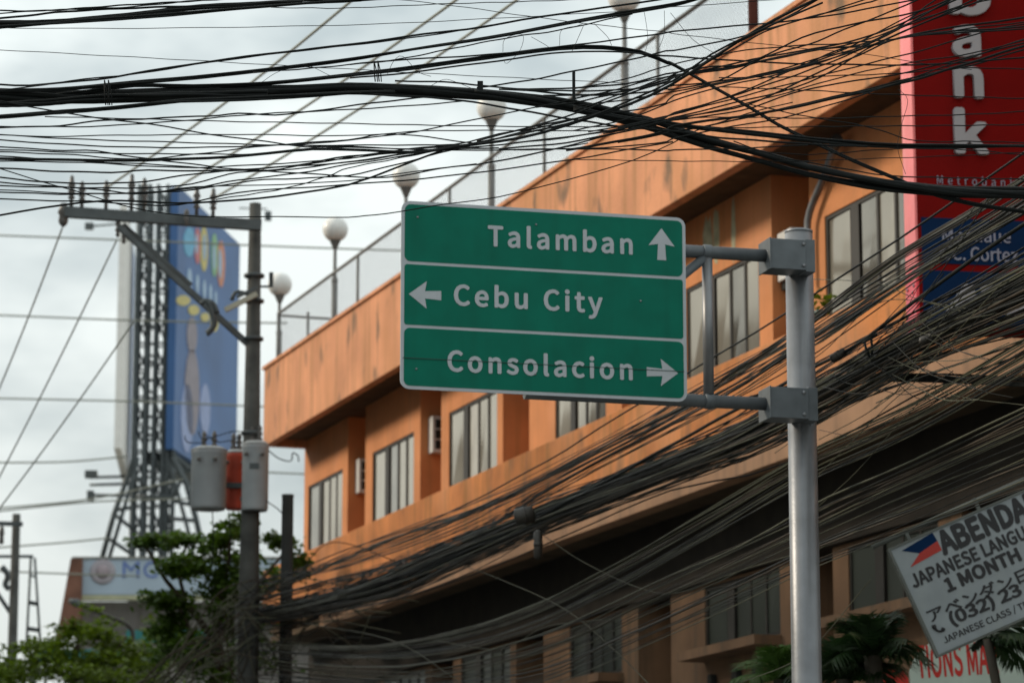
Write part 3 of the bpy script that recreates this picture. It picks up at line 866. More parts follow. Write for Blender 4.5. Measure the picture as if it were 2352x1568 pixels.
cy = mat('cyan_print', (0.10, 0.36, 0.55), 0.5); rd = mat('red_print', (0.48, 0.12, 0.12), 0.5); ye = mat('yellow_print', (0.5, 0.42, 0.12), 0.5)
gr = mat('green_print', (0.2, 0.4, 0.2), 0.5); orr = mat('orange_print', (0.55, 0.2, 0.10), 0.5); wh = mat('pale_print', (0.30, 0.42, 0.56), 0.5)
sk = mat('skin_toned_print', (0.22, 0.19, 0.22), 0.5); wd = mat('white_print', (0.24, 0.30, 0.50), 0.5)
for args in ((434, 556, 13, 34, cy), (453, 565, 7, 42, rd), (468, 572, 9, 52, ye), (492, 586, 8, 50, gr), (507, 606, 9, 54, orr)):
    blob(*args).build('printed_letter', args[4], brd)
for x, y, rx, ry in ((450, 560, 3, 24), (468, 568, 4, 30), (490, 590, 3.5, 30), (504, 606, 4, 34), (434, 640, 5, 24), (452, 652, 4, 22), (468, 664, 4, 22), (482, 674, 3.5, 22), (494, 684, 3, 16)):
    blob(x, y, rx, ry, wh, dy=0.035).build('printed_letter', wh, brd)
for x, y, rx, ry, mt_ in ((440, 770, 12, 42, sk), (440, 900, 17, 100, sk), (428, 960, 14, 80, wd), (470, 940, 12, 60, wd), (492, 738, 9, 24, ye), (420, 690, 16, 12, ye), (444, 712, 13, 12, ye), (470, 728, 10, 10, ye)):
    blob(x, y, rx, ry, mt_, dy=0.028).build('printed_figure', mt_, brd)
WB = mat('white_board_face', (0.80, 0.78, 0.74), 0.6, var=0.06)
wa, wc = at(286, 700, 112.0), at(308, 700, 121.0)
wang = math.atan2(wc.y - wa.y, wc.x - wa.x)
q = MB(); q.box((0, 0, z_(1060, 114)), (math.hypot(wc.x - wa.x, wc.y - wa.y), 0.25, z_(490, 114)), Matrix.Translation((wa.x, wa.y, 0)) @ Matrix.Rotation(wang, 4, 'Z')); q.build('white_board', WB, BB)
for ya, yb_, dk in ((1096, 1093, 0), (1113, 1110, 0), (1136, 1138, 1)):
    q = MB(); q.tube([at(206, ya, D0), at(312, yb_, D0)], 0.06, 6); q.build('light_arm', TW, BB)
q = MB(); q.box((-.2, -.15, -.15), (.25, .15, .12), Matrix.Translation(at(208, 1088, D0))); q.build('floodlight', TW, BB)
q = MB(); q.box((-.12, -.15, -.2), (.12, .15, .15), Matrix.Translation(at(208, 1136, D0))); q.build('floodlight', TW, BB)
q = MB(); q.tube([at(203, 520, D0), at(300, 512, D0)], 0.04, 6); q.build('light_arm', TW, BB)
q = MB(); q.box((-.15, -.12, -.12), (.15, .12, .12), Matrix.Translation(at(205, 520, D0))); q.build('floodlight', TW, BB)
q = MB(); q.tube([at(549, 478, 124), at(614, 480, 124)], 0.03, 6); q.build('light_arm', TW, BB)
q = MB(); q.box((-.12, -.12, -.25), (.12, .12, .1), Matrix.Translation(at(616, 492, 124))); q.build('floodlight', TW, BB)

# ------------------------------------------------------------------ low building with the pale sign
DB = 98.0
kb = DB / FPX
bl = at(168, 1480, DB)
GB = thing('grey_building', 'low grey building topped by a pale sign panel with blue letters', 'building', (bl.x, bl.y, 0))
GREYW = mat('grey_weathered_wall', (0.16, 0.15, 0.14), 0.9, var=0.25, vs=0.8, streak=0.5)
zt_, zp0, zw = at(300, 1278, DB).z, at(300, 1362, DB).z, at(300, 1480, DB).z
q = MB(); q.box((0, 0.6, -bl.z * 0), (9.5, 9, zp0 - .15), Matrix.Translation((bl.x, bl.y, 0))); q.build('wall', GREYW, GB)
q = MB(); q.box((0.1, 0.0, zp0), (9.0, 0.25, zt_), Matrix.Translation((bl.x + .1, bl.y, 0))); pn = q.build('sign_panel', mat('pale_blue_sign_panel', (0.36, 0.44, 0.52), 0.5, var=0.08, vs=0.6), GB)
q = MB()
for a_, b_ in (((150, 1278), (176, 1278)), ):
    q.slab([(0, 0), (0.36, 0), (0.36, 2.25), (0.0, 2.25), (-.34, 0.0), (-.46, -.35), (-.30, -.35)], Matrix.Translation((bl.x - .12, bl.y + .1, zt_ - 2.25)), 0.3)
q.build('rusty_side_panel', mat('rusted_sheet', (0.16, 0.075, 0.05), 0.85, var=0.5, vs=1.2), GB)
q = MB(); q.box((-.1, -.05, zt_), (9.2, .3, zt_ + .07), Matrix.Translation((bl.x, bl.y, 0))); q.build('top_trim', CONC, GB)
q = MB(); q.box((-.1, -.02, zp0 - .16), (9.2, .35, zp0 - .02), Matrix.Translation((bl.x, bl.y, 0))); q.build('bottom_trim', mat('pale_yellow_trim', (0.42, 0.42, 0.28), 0.8), GB)
pxy = lambda px, py: at(px, py, DB)
LB = mat('blue_serif_letter', (0.13, 0.19, 0.40), 0.6)
for ch, x0, x1 in (('M', 278, 316), ('C', 326, 358)):
    p = pxy(x0, 1322)
    text('lettering', ch, Matrix.Translation((p.x, bl.y, p.z)), pn, LB, width=(x1 - x0) * kb, cap=37 * kb, bold=0.01, thick=0.02)
p = pxy(232, 1308)
q = MB(); q.lathe([(0.40, 0), (0.40, .03), (0.30, .04)], (p.x, bl.y, p.z), 24, (0, -1, 0)); q.build('emblem', mat('faded_emblem', (0.36, 0.33, 0.36), 0.6), pn)
q = MB(); q.lathe([(0.22, 0), (0.22, .02), (0.05, .03)], (p.x, bl.y - .045, p.z), 12, (0, -1, 0)); q.build('emblem', mat('faded_emblem_centre', (0.30, 0.25, 0.27), 0.6), pn)
# teal awnings in front of it
TEAL = mat('teal_sheet_roof', (0.025, 0.17, 0.17), 0.6, var=0.2)
for px, py, w, lab in ((385, 1446, 1.6, 'teal sheet roof glimpsed through the tree right of the street lamp arm'), (185, 1490, 1.2, 'teal sheet roof glimpsed behind foliage under the low grey building')):
    p = at(px, py, 90)
    t = thing('sheet_roof', lab, 'roof', (p.x, p.y, 0))
    q = MB(); q.face([(-1.2, 0, p.z), (w, 0, p.z), (w, 3, p.z + .3), (-1.2, 3, p.z + .3)])
    q.face([(-1.2, 0, p.z), (w, 0, p.z), (w, 0, p.z - .35), (-1.2, 0, p.z - .35)]); q.build('roof_sheet', TEAL, t, world=False)
    q = MB()
    for xx in (-1, w * .5, w - .2): q.tube([(xx, .1, 0), (xx, .1, p.z)], 0.05, 6)
    q.build('posts', POLEM, t, world=False)

# ------------------------------------------------------------------ left edge pole, mast, street lamp
p = at(38, 1180, 74)
t = thing('utility_pole', 'grey utility pole cut by the left edge low in the picture', 'utility pole', (p.x, p.y, 0))
q = MB(); q.tube([(p.x, p.y, 0), (p.x, p.y, p.z)], [0.16, 0.095], 14); q.build('shaft', POLEM, t)
bar('crossarm', STEEL, t, at(-60, 1200, 73.6), at(52, 1203, 73.6), 0.1, 0.1)
bar('brace', STEEL, t, at(-40, 1310, 73.6), at(34, 1422, 73.6), 0.07, 0.09)
q = MB(); q.lathe([(0.02, 0), (0.06, .04), (0.05, .2), (0.07, .26), (0.05, .4), (0.01, .46)], at(3, 1250, 73.6), 10); q.build('insulator', INS, t)
q = MB(); q.tube(spline([at(4, 1300, 73.5), at(18, 1320, 73.5), at(12, 1342, 73.5), at(22, 1352, 73.5)], 10), 0.07, 8); q.build('fuse_holder', STEEL, t)
p = at(78, 1277, 80)
t = thing('lattice_mast', 'thin tapering steel mast behind the left edge utility pole', 'mast', (p.x, p.y, 0))
q = MB()
for a_, b_ in (((71, 1280), (60, 1500)), ((80, 1280), (94, 1500))):
    q.tube([at(*a_, 80), at(*b_, 80) + Vector((0, 0, 0))], 0.035, 5)
for y in (1320, 1380, 1385, 1440, 1445):
    f_ = (y - 1280) / 220
    q.tube([at(71 - 11 * f_, y, 80), at(80 + 14 * f_, y + 4, 80)], 0.03, 5)
q.build('legs', TW, t, fix=False)
q = MB(); q.tube([at(-40, 1277, 80), at(76, 1277, 80)], 0.045, 6); q.build('top_bar', TW, t)
q = MB(); q.tube([at(77, 1497, 80), Vector((p.x, p.y, 0))], 0.10, 8); q.build('post', TW, t)
p = at(305, 1500, 70)
t = thing('street_lamp', 'dark curved street lamp arm in front of the low grey building', 'street lamp', (p.x, p.y, 0))
q = MB(); q.tube([Vector((p.x, p.y, 0)), at(305, 1500, 70)] + spline([at(305, 1460, 70), at(303, 1446, 70), at(288, 1431, 70), at(240, 1411, 70), at(185, 1388, 70)], 14), 0.048, 8); q.build('pole', FRAME, t)
q = MB(); q.tube([at(192, 1391, 70), at(176, 1384, 70), at(158, 1378, 70)], [0.05, 0.10, 0.05], 8); q.build('lamp_head', STEEL, t)

# ------------------------------------------------------------------ trees
LEAF = mat('green_leaf', (0.060, 0.120, 0.010), 0.5, var=0.6, vs=2.2, trans=0.42)
LEAF2 = mat('yellow_green_leaf', (0.105, 0.165, 0.008), 0.5, var=0.55, vs=2.2, trans=0.42)
BARK = mat('grey_bark', (0.07, 0.055, 0.04), 0.9, var=0.3)
def leaf(q, p, s, flat=0.6):
    d = Vector((random.gauss(0, 1), random.gauss(0, 1), random.gauss(0, 0.5))).normalized()
    n = Vector((random.gauss(0, flat), random.gauss(0, flat), 1)).normalized()
    w = d.cross(n)
    if w.length < 1e-3: return
    w = w.normalized() * s * 0.34
    q.face([p - d * s * .5, p + w, p + d * s * .5 - n * s * .1, p - w])
def tree(label, base, clumps, nleaf, s, mt, limbs, tr=0.16):
    t = thing('tree', label, 'tree', base)
    q = MB()
    for x, y, rx, ry, d, n in clumps:
        c = at(x, y, d)
        k = d / FPX
        # several flat sprays inside each clump
        sprays = [Vector((random.gauss(0, .45), random.gauss(0, .6), random.gauss(0, .5))) for _ in range(7)]
        for i in range(int(n * nleaf)):
            spv = sprays[i % 7]
            o = Vector((spv.x + random.gauss(0, .34), spv.y + random.gauss(0, .4), spv.z + random.gauss(0, .22)))
            leaf(q, c + Vector((o.x * rx * k, o.y * rx * k, o.z * ry * k - 0.1 * (o.x ** 2) * ry * k)), s * random.uniform(.6, 1.25))
    cr = q.build('crown', mt, t, fix=False)
    q = MB()
    for pts, r0, r1 in limbs:
        pp = spline(pts, 10)
        q.tube(pp, [r0 + (r1 - r0) * i / (len(pp) - 1) for i in range(len(pp))], 7)
    q.build('trunk', BARK, t)
    return t
b_ = at(470, 1568, 53); base = Vector((b_.x, b_.y, 0))
tree('dark green leafy tree spreading behind the wire tangle beside the concrete utility pole', base,
     [(345, 1240, 42, 16, 53, 200), (410, 1232, 50, 18, 53.4, 260), (515, 1232, 48, 26, 53, 330), (560, 1205, 36, 18, 53.6, 150), (420, 1308, 46, 26, 52.6, 420),
      (470, 1290, 70, 34, 53.4, 480), (540, 1310, 60, 40, 53, 420), (380, 1378, 52, 26, 52.5, 330), (420, 1420, 60, 44, 53, 480), (500, 1400, 70, 60, 53.2, 560),
      (560, 1420, 50, 60, 54, 320), (640, 1238, 42, 26, 54, 230), (668, 1290, 36, 38, 54, 210), (610, 1330, 40, 40, 54.5, 200), (450, 1510, 90, 60, 53, 560), (380, 1480, 50, 40, 53, 260), (560, 1520, 90, 60, 54, 420)],
     1.9, 0.125, LEAF,
     [([base, base + Vector((.1, 0, 3)), at(500, 1480, 53.2), at(500, 1400, 53.2)], .20, .09), ([at(500, 1480, 53.2), at(440, 1400, 53), at(380, 1330, 52.7), at(330, 1246, 53)], .07, .02),
      ([at(500, 1400, 53.2), at(520, 1310, 53), at(530, 1230, 53)], .06, .02), ([at(500, 1420, 53.2), at(590, 1340, 54), at(660, 1260, 54)], .06, .02), ([at(430, 1390, 53), at(410, 1300, 53), at(440, 1232, 53.4)], .04, .015), ([at(420, 1500, 53), at(440, 1460, 53), at(412, 1396, 53)], .05, .03)])
b_ = at(160, 1568, 58); base = Vector((b_.x, b_.y, 0))
tree('bright green bushy tree filling the bottom left corner', base,
     [(95, 1478, 60, 26, 58, 300), (170, 1462, 60, 30, 58.4, 320), (240, 1452, 60, 30, 58, 340), (60, 1530, 80, 40, 57.6, 460), (160, 1525, 90, 44, 58, 560), (260, 1510, 80, 48, 58, 520),
      (345, 1500, 60, 46, 58.4, 360), (210, 1560, 120, 40, 57.5, 420), (200, 1395, 20, 12, 58, 34), (20, 1550, 50, 40, 57, 240), (345, 1450, 40, 26, 59, 150), (150, 1432, 30, 14, 58, 60), (330, 1555, 90, 40, 58, 300)],
     2.0, 0.115, LEAF2,
     [([base, base + Vector((0, 0, 2.5)), at(170, 1560, 58), at(180, 1480, 58)], .18, .04), ([at(170, 1560, 58), at(90, 1520, 58), at(60, 1490, 58)], .06, .02), ([at(170, 1560, 58), at(250, 1510, 58), at(290, 1460, 58)], .06, .02)])

# ------------------------------------------------------------------ palms by the post
PALM = mat('palm_leaflet', (0.016, 0.042, 0.010), 0.5, var=0.6, vs=3, trans=0.25)
PALMT = mat('palm_trunk', (0.075, 0.065, 0.05), 0.9, var=0.3)
def palm(label, base, crown, fronds, flen, lw, tr=0.085, pm=None):
    t = thing('palm', label, 'palm', base)
    q = MB(); q.tube(spline([base, base.lerp(crown, .5) + Vector((.06, 0, 0)), crown], 8), tr, 10); q.build('trunk', PALMT, t)
    for az, el, ln in fronds:
        az, el = R(az), R(el)
        d = Vector((math.cos(az) * math.cos(el), math.sin(az) * math.cos(el), math.sin(el)))
        ln *= flen
        pts = [crown + d * ln * f - Vector((0, 0, 1)) * (0.42 * ln * f * f) for f in [i / 9 for i in range(10)]]
        q = MB()
        q.tube(pts, [0.018 - .0016 * i for i in range(10)], 4)
        P = spline(pts, 34)
        for i, p in enumerate(P[3:-1]):
            tdir = (P[min(i + 5, len(P) - 1)] - P[i + 2]).normalized()
            side = tdir.cross(Vector((0, 0, 1))).normalized()
            f = i / len(P)
            ll = ln * (0.42 * math.sin(math.pi * (0.18 + 0.78 * f)) + .05)
            for s in (1, -1):
                dd = (side * s * 0.8 + tdir * 0.75 + Vector((0, 0, random.uniform(-.35, .1)))).normalized()
                tip = p + dd * ll - Vector((0, 0, ll * random.uniform(.15, .45)))
                wv = tdir * lw
                q.face([p - wv * .5, p + wv * .5, p.lerp(tip, .6) + wv * .4, tip, p.lerp(tip, .6) - wv * .4])
        q.build('frond', pm or PALM, t, fix=False)
    return t
def fan(n, lo=-10, hi=75, s0=0):
    return [(360 * i / n + s0 + random.uniform(-12, 12), random.uniform(lo, hi), random.uniform(.75, 1.1)) for i in range(n)]
c_ = at(1795, 1560, 30); palm('dark palm tuft peeking out left of the steel sign post bottom', Vector((c_.x, c_.y, 0)), c_, fan(16, 15, 85), 0.62, 0.014, 0.085, mat('lit_palm_leaflet', (0.05, 0.11, 0.015), 0.5, var=0.5, trans=0.3))  # brighter leaf colour stands for the light on this tuft
c_ = at(2005, 1505, 29.2); palm('dark shaggy palm between the steel sign post and the tilted white sign', Vector((c_.x, c_.y, 0)), c_, fan(20, 5, 85, 20), 0.68, 0.020)
c_ = at(1940, 1560, 29.5); palm('low bushy palm at the bottom edge right of the steel sign post', Vector((c_.x, c_.y, 0)), c_, fan(18, 15, 85, 9), 0.62, 0.022)
c_ = at(2268, 1466, 28.6); palm('palm with a grey stem in the right corner below the tilted white sign', Vector((at(2420, 1568, 28.6).x, c_.y, 0)), c_, [(random.uniform(-75, 60), random.uniform(-20, 60), random.uniform(.8, 1.1)) for _ in range(11)] + [(150, 35, .5), (120, 10, .5)], 0.5, 0.022, 0.045)

# potted plant by the right window
p = FL(24.75, -0.72, 8.851)
t = thing('potted_plant', 'small yellow green potted plant on the ledge by the right window', 'plant', p)
q = MB(); q.lathe([(.055, 0), (.075, .10), (.08, .13), (.07, .13)], (0, 0, 0), 14); q.build('pot', mat('green_glazed_pot', (0.05, .10, .09), .4), t, world=False)
q = MB()
for i in range(60):
    leaf(q, Vector((random.gauss(0, .08), random.gauss(0, .07), .24 + random.gauss(0, .07))), .09)
q.build('foliage', LEAF2, t, world=False, fix=False)
WIRES = [
    ('TOP', 3.8, [(0,25),(103,25),(291,12),(479,1),(513,-2)]),
    ('TOP', 3.1, [(0,31),(137,23),(291,17),(444,2),(479,-2)]),
    ('TOP', 5.1, [(0,43),(85,34),(154,27),(308,19),(513,12),(684,3),(752,-1)]),
    ('TOPB', 13.7, [(0,53),(103,51),(291,36),(444,18),(615,8),(804,0),(854,-3)]),
    ('TOPB2', 10.3, [(0,62),(154,51),(342,38),(581,19),(786,3),(825,-1)]),
    ('HAIR1', 1.7, [(0,67),(27,65),(222,66),(479,64),(800,58),(975,51),(1112,44),(1283,35),(1419,27),(1543,17),(1787,0)]),
    ('HAIR2', 1.7, [(0,115),(239,128),(479,141),(649,151),(800,159),(958,168),(1180,179),(1317,186),(1436,191)]),
    ('HAIR3', 2.1, [(622,18),(718,19),(800,19),(1009,10),(1180,5),(1351,-1)]),
    ('HAIR4', 1.7, [(900,-2),(1043,14),(1214,38),(1317,51),(1436,65),(1522,73),(1548,78),(1685,94),(1839,111),(1992,125),(2078,140),(2232,161)]),
    ('HIGH', 4.8, [(0,195),(68,196),(222,183),(308,169),(479,142),(649,120),(800,103),(975,79),(1112,62),(1248,38),(1419,14),(1515,-1)]),
    ('HIGH', 3.1, [(0,209),(219,179),(301,172),(479,144),(649,122),(800,105),(941,88),(1077,67),(1231,40)]),
    ('CAB1', 11.3, [(0,208),(137,205),(308,190),(444,179),(649,156),(800,137),(975,109),(1146,82),(1317,50),(1453,27),(1556,10),(1599,-1)]),
    ('CAB1b', 3.1, [(581,167),(718,157),(800,149),(907,138),(1043,111),(1180,85),(1283,70),(1453,32)]),
    ('CABX', 11.6, [(103,222),(205,210),(308,196),(444,198),(615,191),(800,173),(941,157),(1112,133),(1283,111),(1385,109),(1471,120),(1532,144),(1548,150),(1633,198),(1719,246),(1787,287),(1856,321),(1958,369),(2061,412),(2129,441),(2232,468),(2355,487)]),
    ('CABXb', 4.1, [(804,179),(907,171),(1146,140),(1300,120),(1419,120),(1522,128),(1548,130),(1651,137),(1787,145),(1958,149),(2129,149),(2232,142),(2355,133)]),
    ('MID', 3.8, [(804,149),(889,140),(1060,130),(1180,121),(1317,104),(1436,89),(1522,77),(1548,73),(1651,63),(1753,55),(1873,41),(1992,21),(2102,-1)]),
    ('BIG', 33.5, [(0,219),(171,223),(342,219),(513,215),(684,209),(800,202),(907,205),(1043,213),(1180,224),(1317,243),(1419,267),(1488,284),(1543,302),(1651,335),(1753,362),(1856,391),(1992,419),(2095,433),(2197,442),(2355,444)]),
    ('BIG2', 14.4, [(1317,251),(1436,273),(1522,282),(1548,286),(1685,301),(1821,316),(1924,326),(2061,335),(2355,338)]),
    ('BIG3', 17.8, [(0,240),(103,236),(239,224),(376,219),(513,217),(615,213)]),
    ('BIG4', 12.3, [(0,268),(137,258),(256,248),(410,233),(581,226),(800,215),(907,212)]),
    ('BIG5', 4.8, [(804,215),(1009,226),(1112,239),(1248,263),(1351,280),(1453,294),(1548,301),(1651,316),(1787,326),(1890,333),(1992,337)]),
    ('DIAG', 3.4, [(0,232),(62,244),(137,258),(239,273),(342,285),(479,308),(615,326),(701,337),(800,337),(1009,345),(1180,344),(1351,342),(1522,346),(1548,345),(1719,340),(1856,333)]),
    ('WAVY', 3.8, [(0,293),(137,289),(239,276),(325,275),(376,270),(479,267),(547,261),(632,264),(718,256),(800,244),(907,231),(982,223)]),
    ('WAVY', 3.1, [(0,291),(205,291),(325,284),(427,277),(581,263),(718,256),(800,252),(941,243),(1064,233)]),
    ('SAG', 2.7, [(103,268),(308,273),(513,279),(800,284),(1043,289),(1248,291),(1385,291),(1488,289)]),
    ('SAG', 2.7, [(0,309),(85,314),(273,311),(547,309),(800,312),(975,301),(1146,300),(1317,301),(1471,297)]),
    ('SAG', 3.1, [(0,310),(205,321),(410,327),(581,332),(684,332),(800,322),(958,302),(1112,270),(1231,247),(1351,219)]),
    ('SAG', 3.4, [(0,322),(171,333),(342,339),(513,338),(615,334),(800,334),(941,333),(1043,332),(1146,308),(1248,291),(1368,263),(1453,239)]),
    ('SAG', 3.4, [(0,337),(120,345),(222,347),(308,361),(410,373),(513,386),(615,393),(800,405),(889,408),(1009,388),(1095,376)]),
    ('SAG', 3.1, [(0,344),(239,352),(444,354),(581,354),(718,344),(800,338),(907,342),(1043,337),(1095,330)]),
    ('SAG', 3.1, [(0,349),(171,356),(308,366),(444,355),(615,335),(800,321),(907,308),(1095,330)]),
    ('SAG', 6.8, [(0,364),(171,368),(342,368),(479,363),(615,353),(718,342),(800,344),(941,349),(1043,338),(1146,325),(1248,304),(1368,267),(1453,236),(1539,197),(1633,137),(1739,68),(1873,-1)]),
    ('SAG', 3.1, [(0,370),(205,374),(410,385),(547,381),(718,371),(800,364),(872,355),(958,349),(1077,333),(1197,304),(1317,273)]),
    ('SAG', 3.1, [(0,359),(239,373),(376,379),(513,390),(615,391),(718,376),(800,362),(941,342),(1095,330)]),
    ('SAG', 4.1, [(0,386),(120,393),(256,396),(342,391),(461,393),(564,390),(684,379),(800,359),(907,352),(1043,342),(1146,340)]),
    ('FRONT', 2.7, [(0,388),(85,414),(171,438),(256,465),(342,484),(427,496),(547,498),(684,498),(800,499),(838,496),(889,490),(958,480),(1026,468),(1146,453),(1248,427),(1351,400),(1453,369),(1546,328),(1599,301),(1719,260),(1821,236)]),
    ('SAG', 3.8, [(0,408),(137,420),(308,419),(444,400),(581,388),(800,373),(907,357),(1009,344),(1095,330)]),
    ('SAG', 3.4, [(0,419),(137,429),(239,432),(410,427),(547,396),(615,393),(718,383),(1095,330)]),
    ('SAG', 3.4, [(0,427),(205,433),(308,445),(444,432),(547,414),(684,398),(800,378),(907,362),(1095,330)]),
    ('SAG', 3.4, [(0,441),(137,446),(273,444),(410,439),(479,431),(581,415),(684,410),(800,403),(907,379),(1009,352),(1095,330)]),
    ('SAG', 2.7, [(0,436),(171,444),(342,443),(444,429),(581,426),(800,415),(1009,386),(1095,379),(1214,355),(1351,328)]),
    ('SAG', 3.4, [(0,456),(120,462),(205,461),(273,468),(410,470),(547,442),(649,434),(800,424),(975,410),(1146,390),(1317,366),(1436,345),(1546,325)]),
    ('RISE', 4.8, [(0,494),(137,472),(239,461),(410,466),(547,460),(684,444),(800,425),(907,386),(992,355),(1043,338),(1146,318),(1248,297),(1351,270),(1453,229),(1546,185),(1633,126),(1719,82),(1787,51),(1890,7)]),
    ('SAG', 2.7, [(496,458),(649,434),(752,405),(800,386),(889,369),(975,352),(1095,330)]),
    ('FAN', 3.8, [(1095,202),(1214,185),(1317,164),(1436,140),(1529,118),(1548,116),(1685,89),(1856,41),(1992,7),(2016,-1)]),
    ('FAN', 4.1, [(907,186),(1043,190),(1112,198),(1214,205),(1317,202),(1436,193),(1529,171),(1592,157),(1685,103),(1787,51),(1880,-1)]),
    ('FAN', 4.1, [(1146,206),(1317,209),(1453,205),(1532,188),(1548,186),(1616,156),(1719,145),(1842,87),(1958,56),(2044,41),(2129,21),(2180,-1)]),
    ('FAN', 4.8, [(1197,207),(1351,219),(1453,205),(1532,183),(1548,176),(1685,156),(1787,132),(1890,113),(2009,103),(2129,73),(2355,41)]),
    ('FAN', 3.8, [(1248,219),(1385,219),(1488,212),(1532,202),(1548,197),(1668,185),(1821,157),(1924,116),(2027,85),(2129,14),(2150,-1)]),
    ('FAN', 3.8, [(1231,247),(1317,236),(1402,219),(1488,211),(1532,205),(1548,205),(1651,185),(1760,130),(1856,103),(1941,68),(2061,21),(2109,-1)]),
    ('FAN', 3.8, [(1095,325),(1180,301),(1283,280),(1368,263),(1436,256),(1529,238),(1548,219),(1685,186),(1804,164),(1907,130),(2009,96),(2129,31),(2187,-1)]),
    ('FAN', 4.1, [(1129,314),(1248,284),(1351,250),(1453,212),(1529,190),(1548,178),(1668,150),(1787,126),(1890,109),(1992,85),(2095,44),(2197,-1)]),
    ('FAN', 3.4, [(1317,301),(1453,270),(1529,239),(1548,232),(1633,205),(1787,171),(1924,130),(2061,68),(2197,17),(2238,-1)]),
    ('FAN', 3.8, [(1180,329),(1317,314),(1453,291),(1529,270),(1548,260),(1685,219),(1821,161),(1958,120),(2061,79),(2180,27),(2238,-1)]),
    ('FAN', 3.8, [(1009,346),(1180,329),(1351,308),(1453,291),(1532,275),(1548,270),(1685,237),(1856,191),(1992,113),(2078,72),(2259,-1)]),
    ('FAN', 4.1, [(1146,342),(1300,328),(1453,298),(1532,279),(1548,273),(1719,240),(1856,178),(1975,126),(2095,82),(2355,62)]),
    ('FAN', 3.8, [(1095,379),(1248,349),(1385,314),(1488,291),(1532,280),(1548,276),(1702,254),(1856,205),(2061,171),(2163,147),(2355,98)]),
    ('FAN', 6.2, [(1300,345),(1419,325),(1532,301),(1548,289),(1719,265),(1821,247),(1975,213),(2095,185),(2197,154),(2355,105)]),
    ('FAN', 3.4, [(1180,344),(1317,342),(1453,335),(1532,325),(1548,318),(1651,296),(1787,273),(1924,236),(2061,191),(2180,150),(2355,89)]),
    ('FAN', 3.4, [(1317,255),(1419,219),(1529,178),(1548,171),(1651,130),(1770,68),(1890,32),(1986,-1)]),
    ('FAN', 3.4, [(1317,244),(1453,227),(1651,191),(1787,161),(1941,113),(2061,51),(2163,7),(2197,-3)]),
    ('FAN', 3.4, [(1283,236),(1419,205),(1522,178),(1719,147),(1856,120),(1992,92),(2095,51),(2232,10),(2283,-2)]),
    ('FAN', 3.8, [(1419,291),(1522,270),(1753,198),(1890,150),(2009,103),(2112,82),(2266,72),(2355,67)]),
    ('FAN', 3.1, [(1317,205),(1453,178),(1522,154),(1685,120),(1821,106),(1958,99),(2095,85),(2232,65),(2355,51)]),
    ('FAN', 3.1, [(1385,308),(1505,284),(1651,253),(1787,219),(1958,171),(2095,144),(2232,123),(2355,92)]),
    ('FAN', 4.1, [(1419,328),(1522,308),(1685,277),(1856,236),(1992,205),(2129,171),(2232,150),(2355,113)]),
    ('FAN', 3.4, [(1351,304),(1488,277),(1651,236),(1821,191),(1992,147),(2129,113),(2266,72),(2355,55)]),
    ('LEVEL', 2.7, [(1419,294),(1548,273),(1719,270),(1890,272),(2061,267),(2232,263),(2355,256)]),
    ('LEVEL', 2.7, [(1616,296),(1685,294),(1890,291),(2129,289),(2355,287)]),
    ('LEVEL', 2.7, [(1657,200),(1856,208),(1992,215),(2129,220),(2355,227)]),
    ('LEVEL', 2.7, [(1719,239),(1849,267),(1992,291),(2102,323),(2232,325),(2355,328)]),
    ('LEVEL', 2.7, [(1651,179),(1856,176),(2061,169),(2197,157),(2355,159)]),
    ('LEVEL', 2.1, [(1317,366),(1419,368),(1548,370),(1787,371),(1924,367),(2163,359),(2355,350)]),
    ('LEVEL', 3.1, [(1685,325),(1787,359),(1890,379),(2027,402),(2129,407),(2355,412)]),
    ('LEVEL', 2.4, [(1719,345),(1856,355),(2061,342),(2232,345),(2355,357)]),
]

def ext(pts, dx=170):
    pts = list(pts)
    if pts[0][0] <= 4:
        (x0, y0), (x1, y1) = pts[0], pts[1]
        pts.insert(0, (x0 - dx, y0 - (y1 - y0) / (x1 - x0) * dx))
    if pts[-1][0] >= 2340 or pts[-1][1] <= 3:
        (x0, y0), (x1, y1) = pts[-2], pts[-1]
        pts.append((x1 + dx, y1 + (y1 - y0) / (x1 - x0) * dx))
    return pts
def wire(name, label, cat, group, pts, dia_px, dep, mt, n=40, wob=0.0, r=None):
    """pts are picture places, dep gives their distance; the cable is a real tube hung in space"""
    P = [at(x, y, dep(x)) for x, y in pts]
    P = spline(P, n)
    if wob:
        ph = random.uniform(0, 6)
        P = [p + Vector((0, 0.5, 1)) * wob * math.sin(ph + i * 1.3) for i, p in enumerate(P)]
    mid = dep(pts[len(pts) // 2][0])
    q = MB(); q.tube(P, (dia_px / 2 * mid / FPX) if r is None else r, 6)
    o = q.build(name, mt, fix=False)
    return tag(o, label, cat, group)
def bundle(name, label, pts, dia_px, dep, mt, strands, n=60):
    """a cable bundle: strands that wind loosely round each other, each a part of its own"""
    C = spline([at(x, y, dep(x)) for x, y in pts], n)
    mid = dep(pts[len(pts) // 2][0])
    rad = dia_px / 2 * mid / FPX
    t = thing(name, label, 'cable bundle', C[0])
    sr = rad * {3: 0.52, 4: 0.46, 5: 0.42, 6: 0.40, 7: 0.38}[strands]
    for s in range(strands):
        ph, sp_ = 2 * math.pi * s / strands, random.uniform(.05, .12)
        P = []
        for i, p in enumerate(C):
            a_ = ph + i * sp_ + .3 * math.sin(i * .37 + s)
            rr = (rad - sr) * random.uniform(.92, 1.06)
            P.append(p + Vector((0, math.cos(a_), math.sin(a_))) * rr)
        q = MB(); q.tube(P, sr * random.uniform(.85, 1.0), 8); q.build('strand', mt, t, fix=False)
    return t
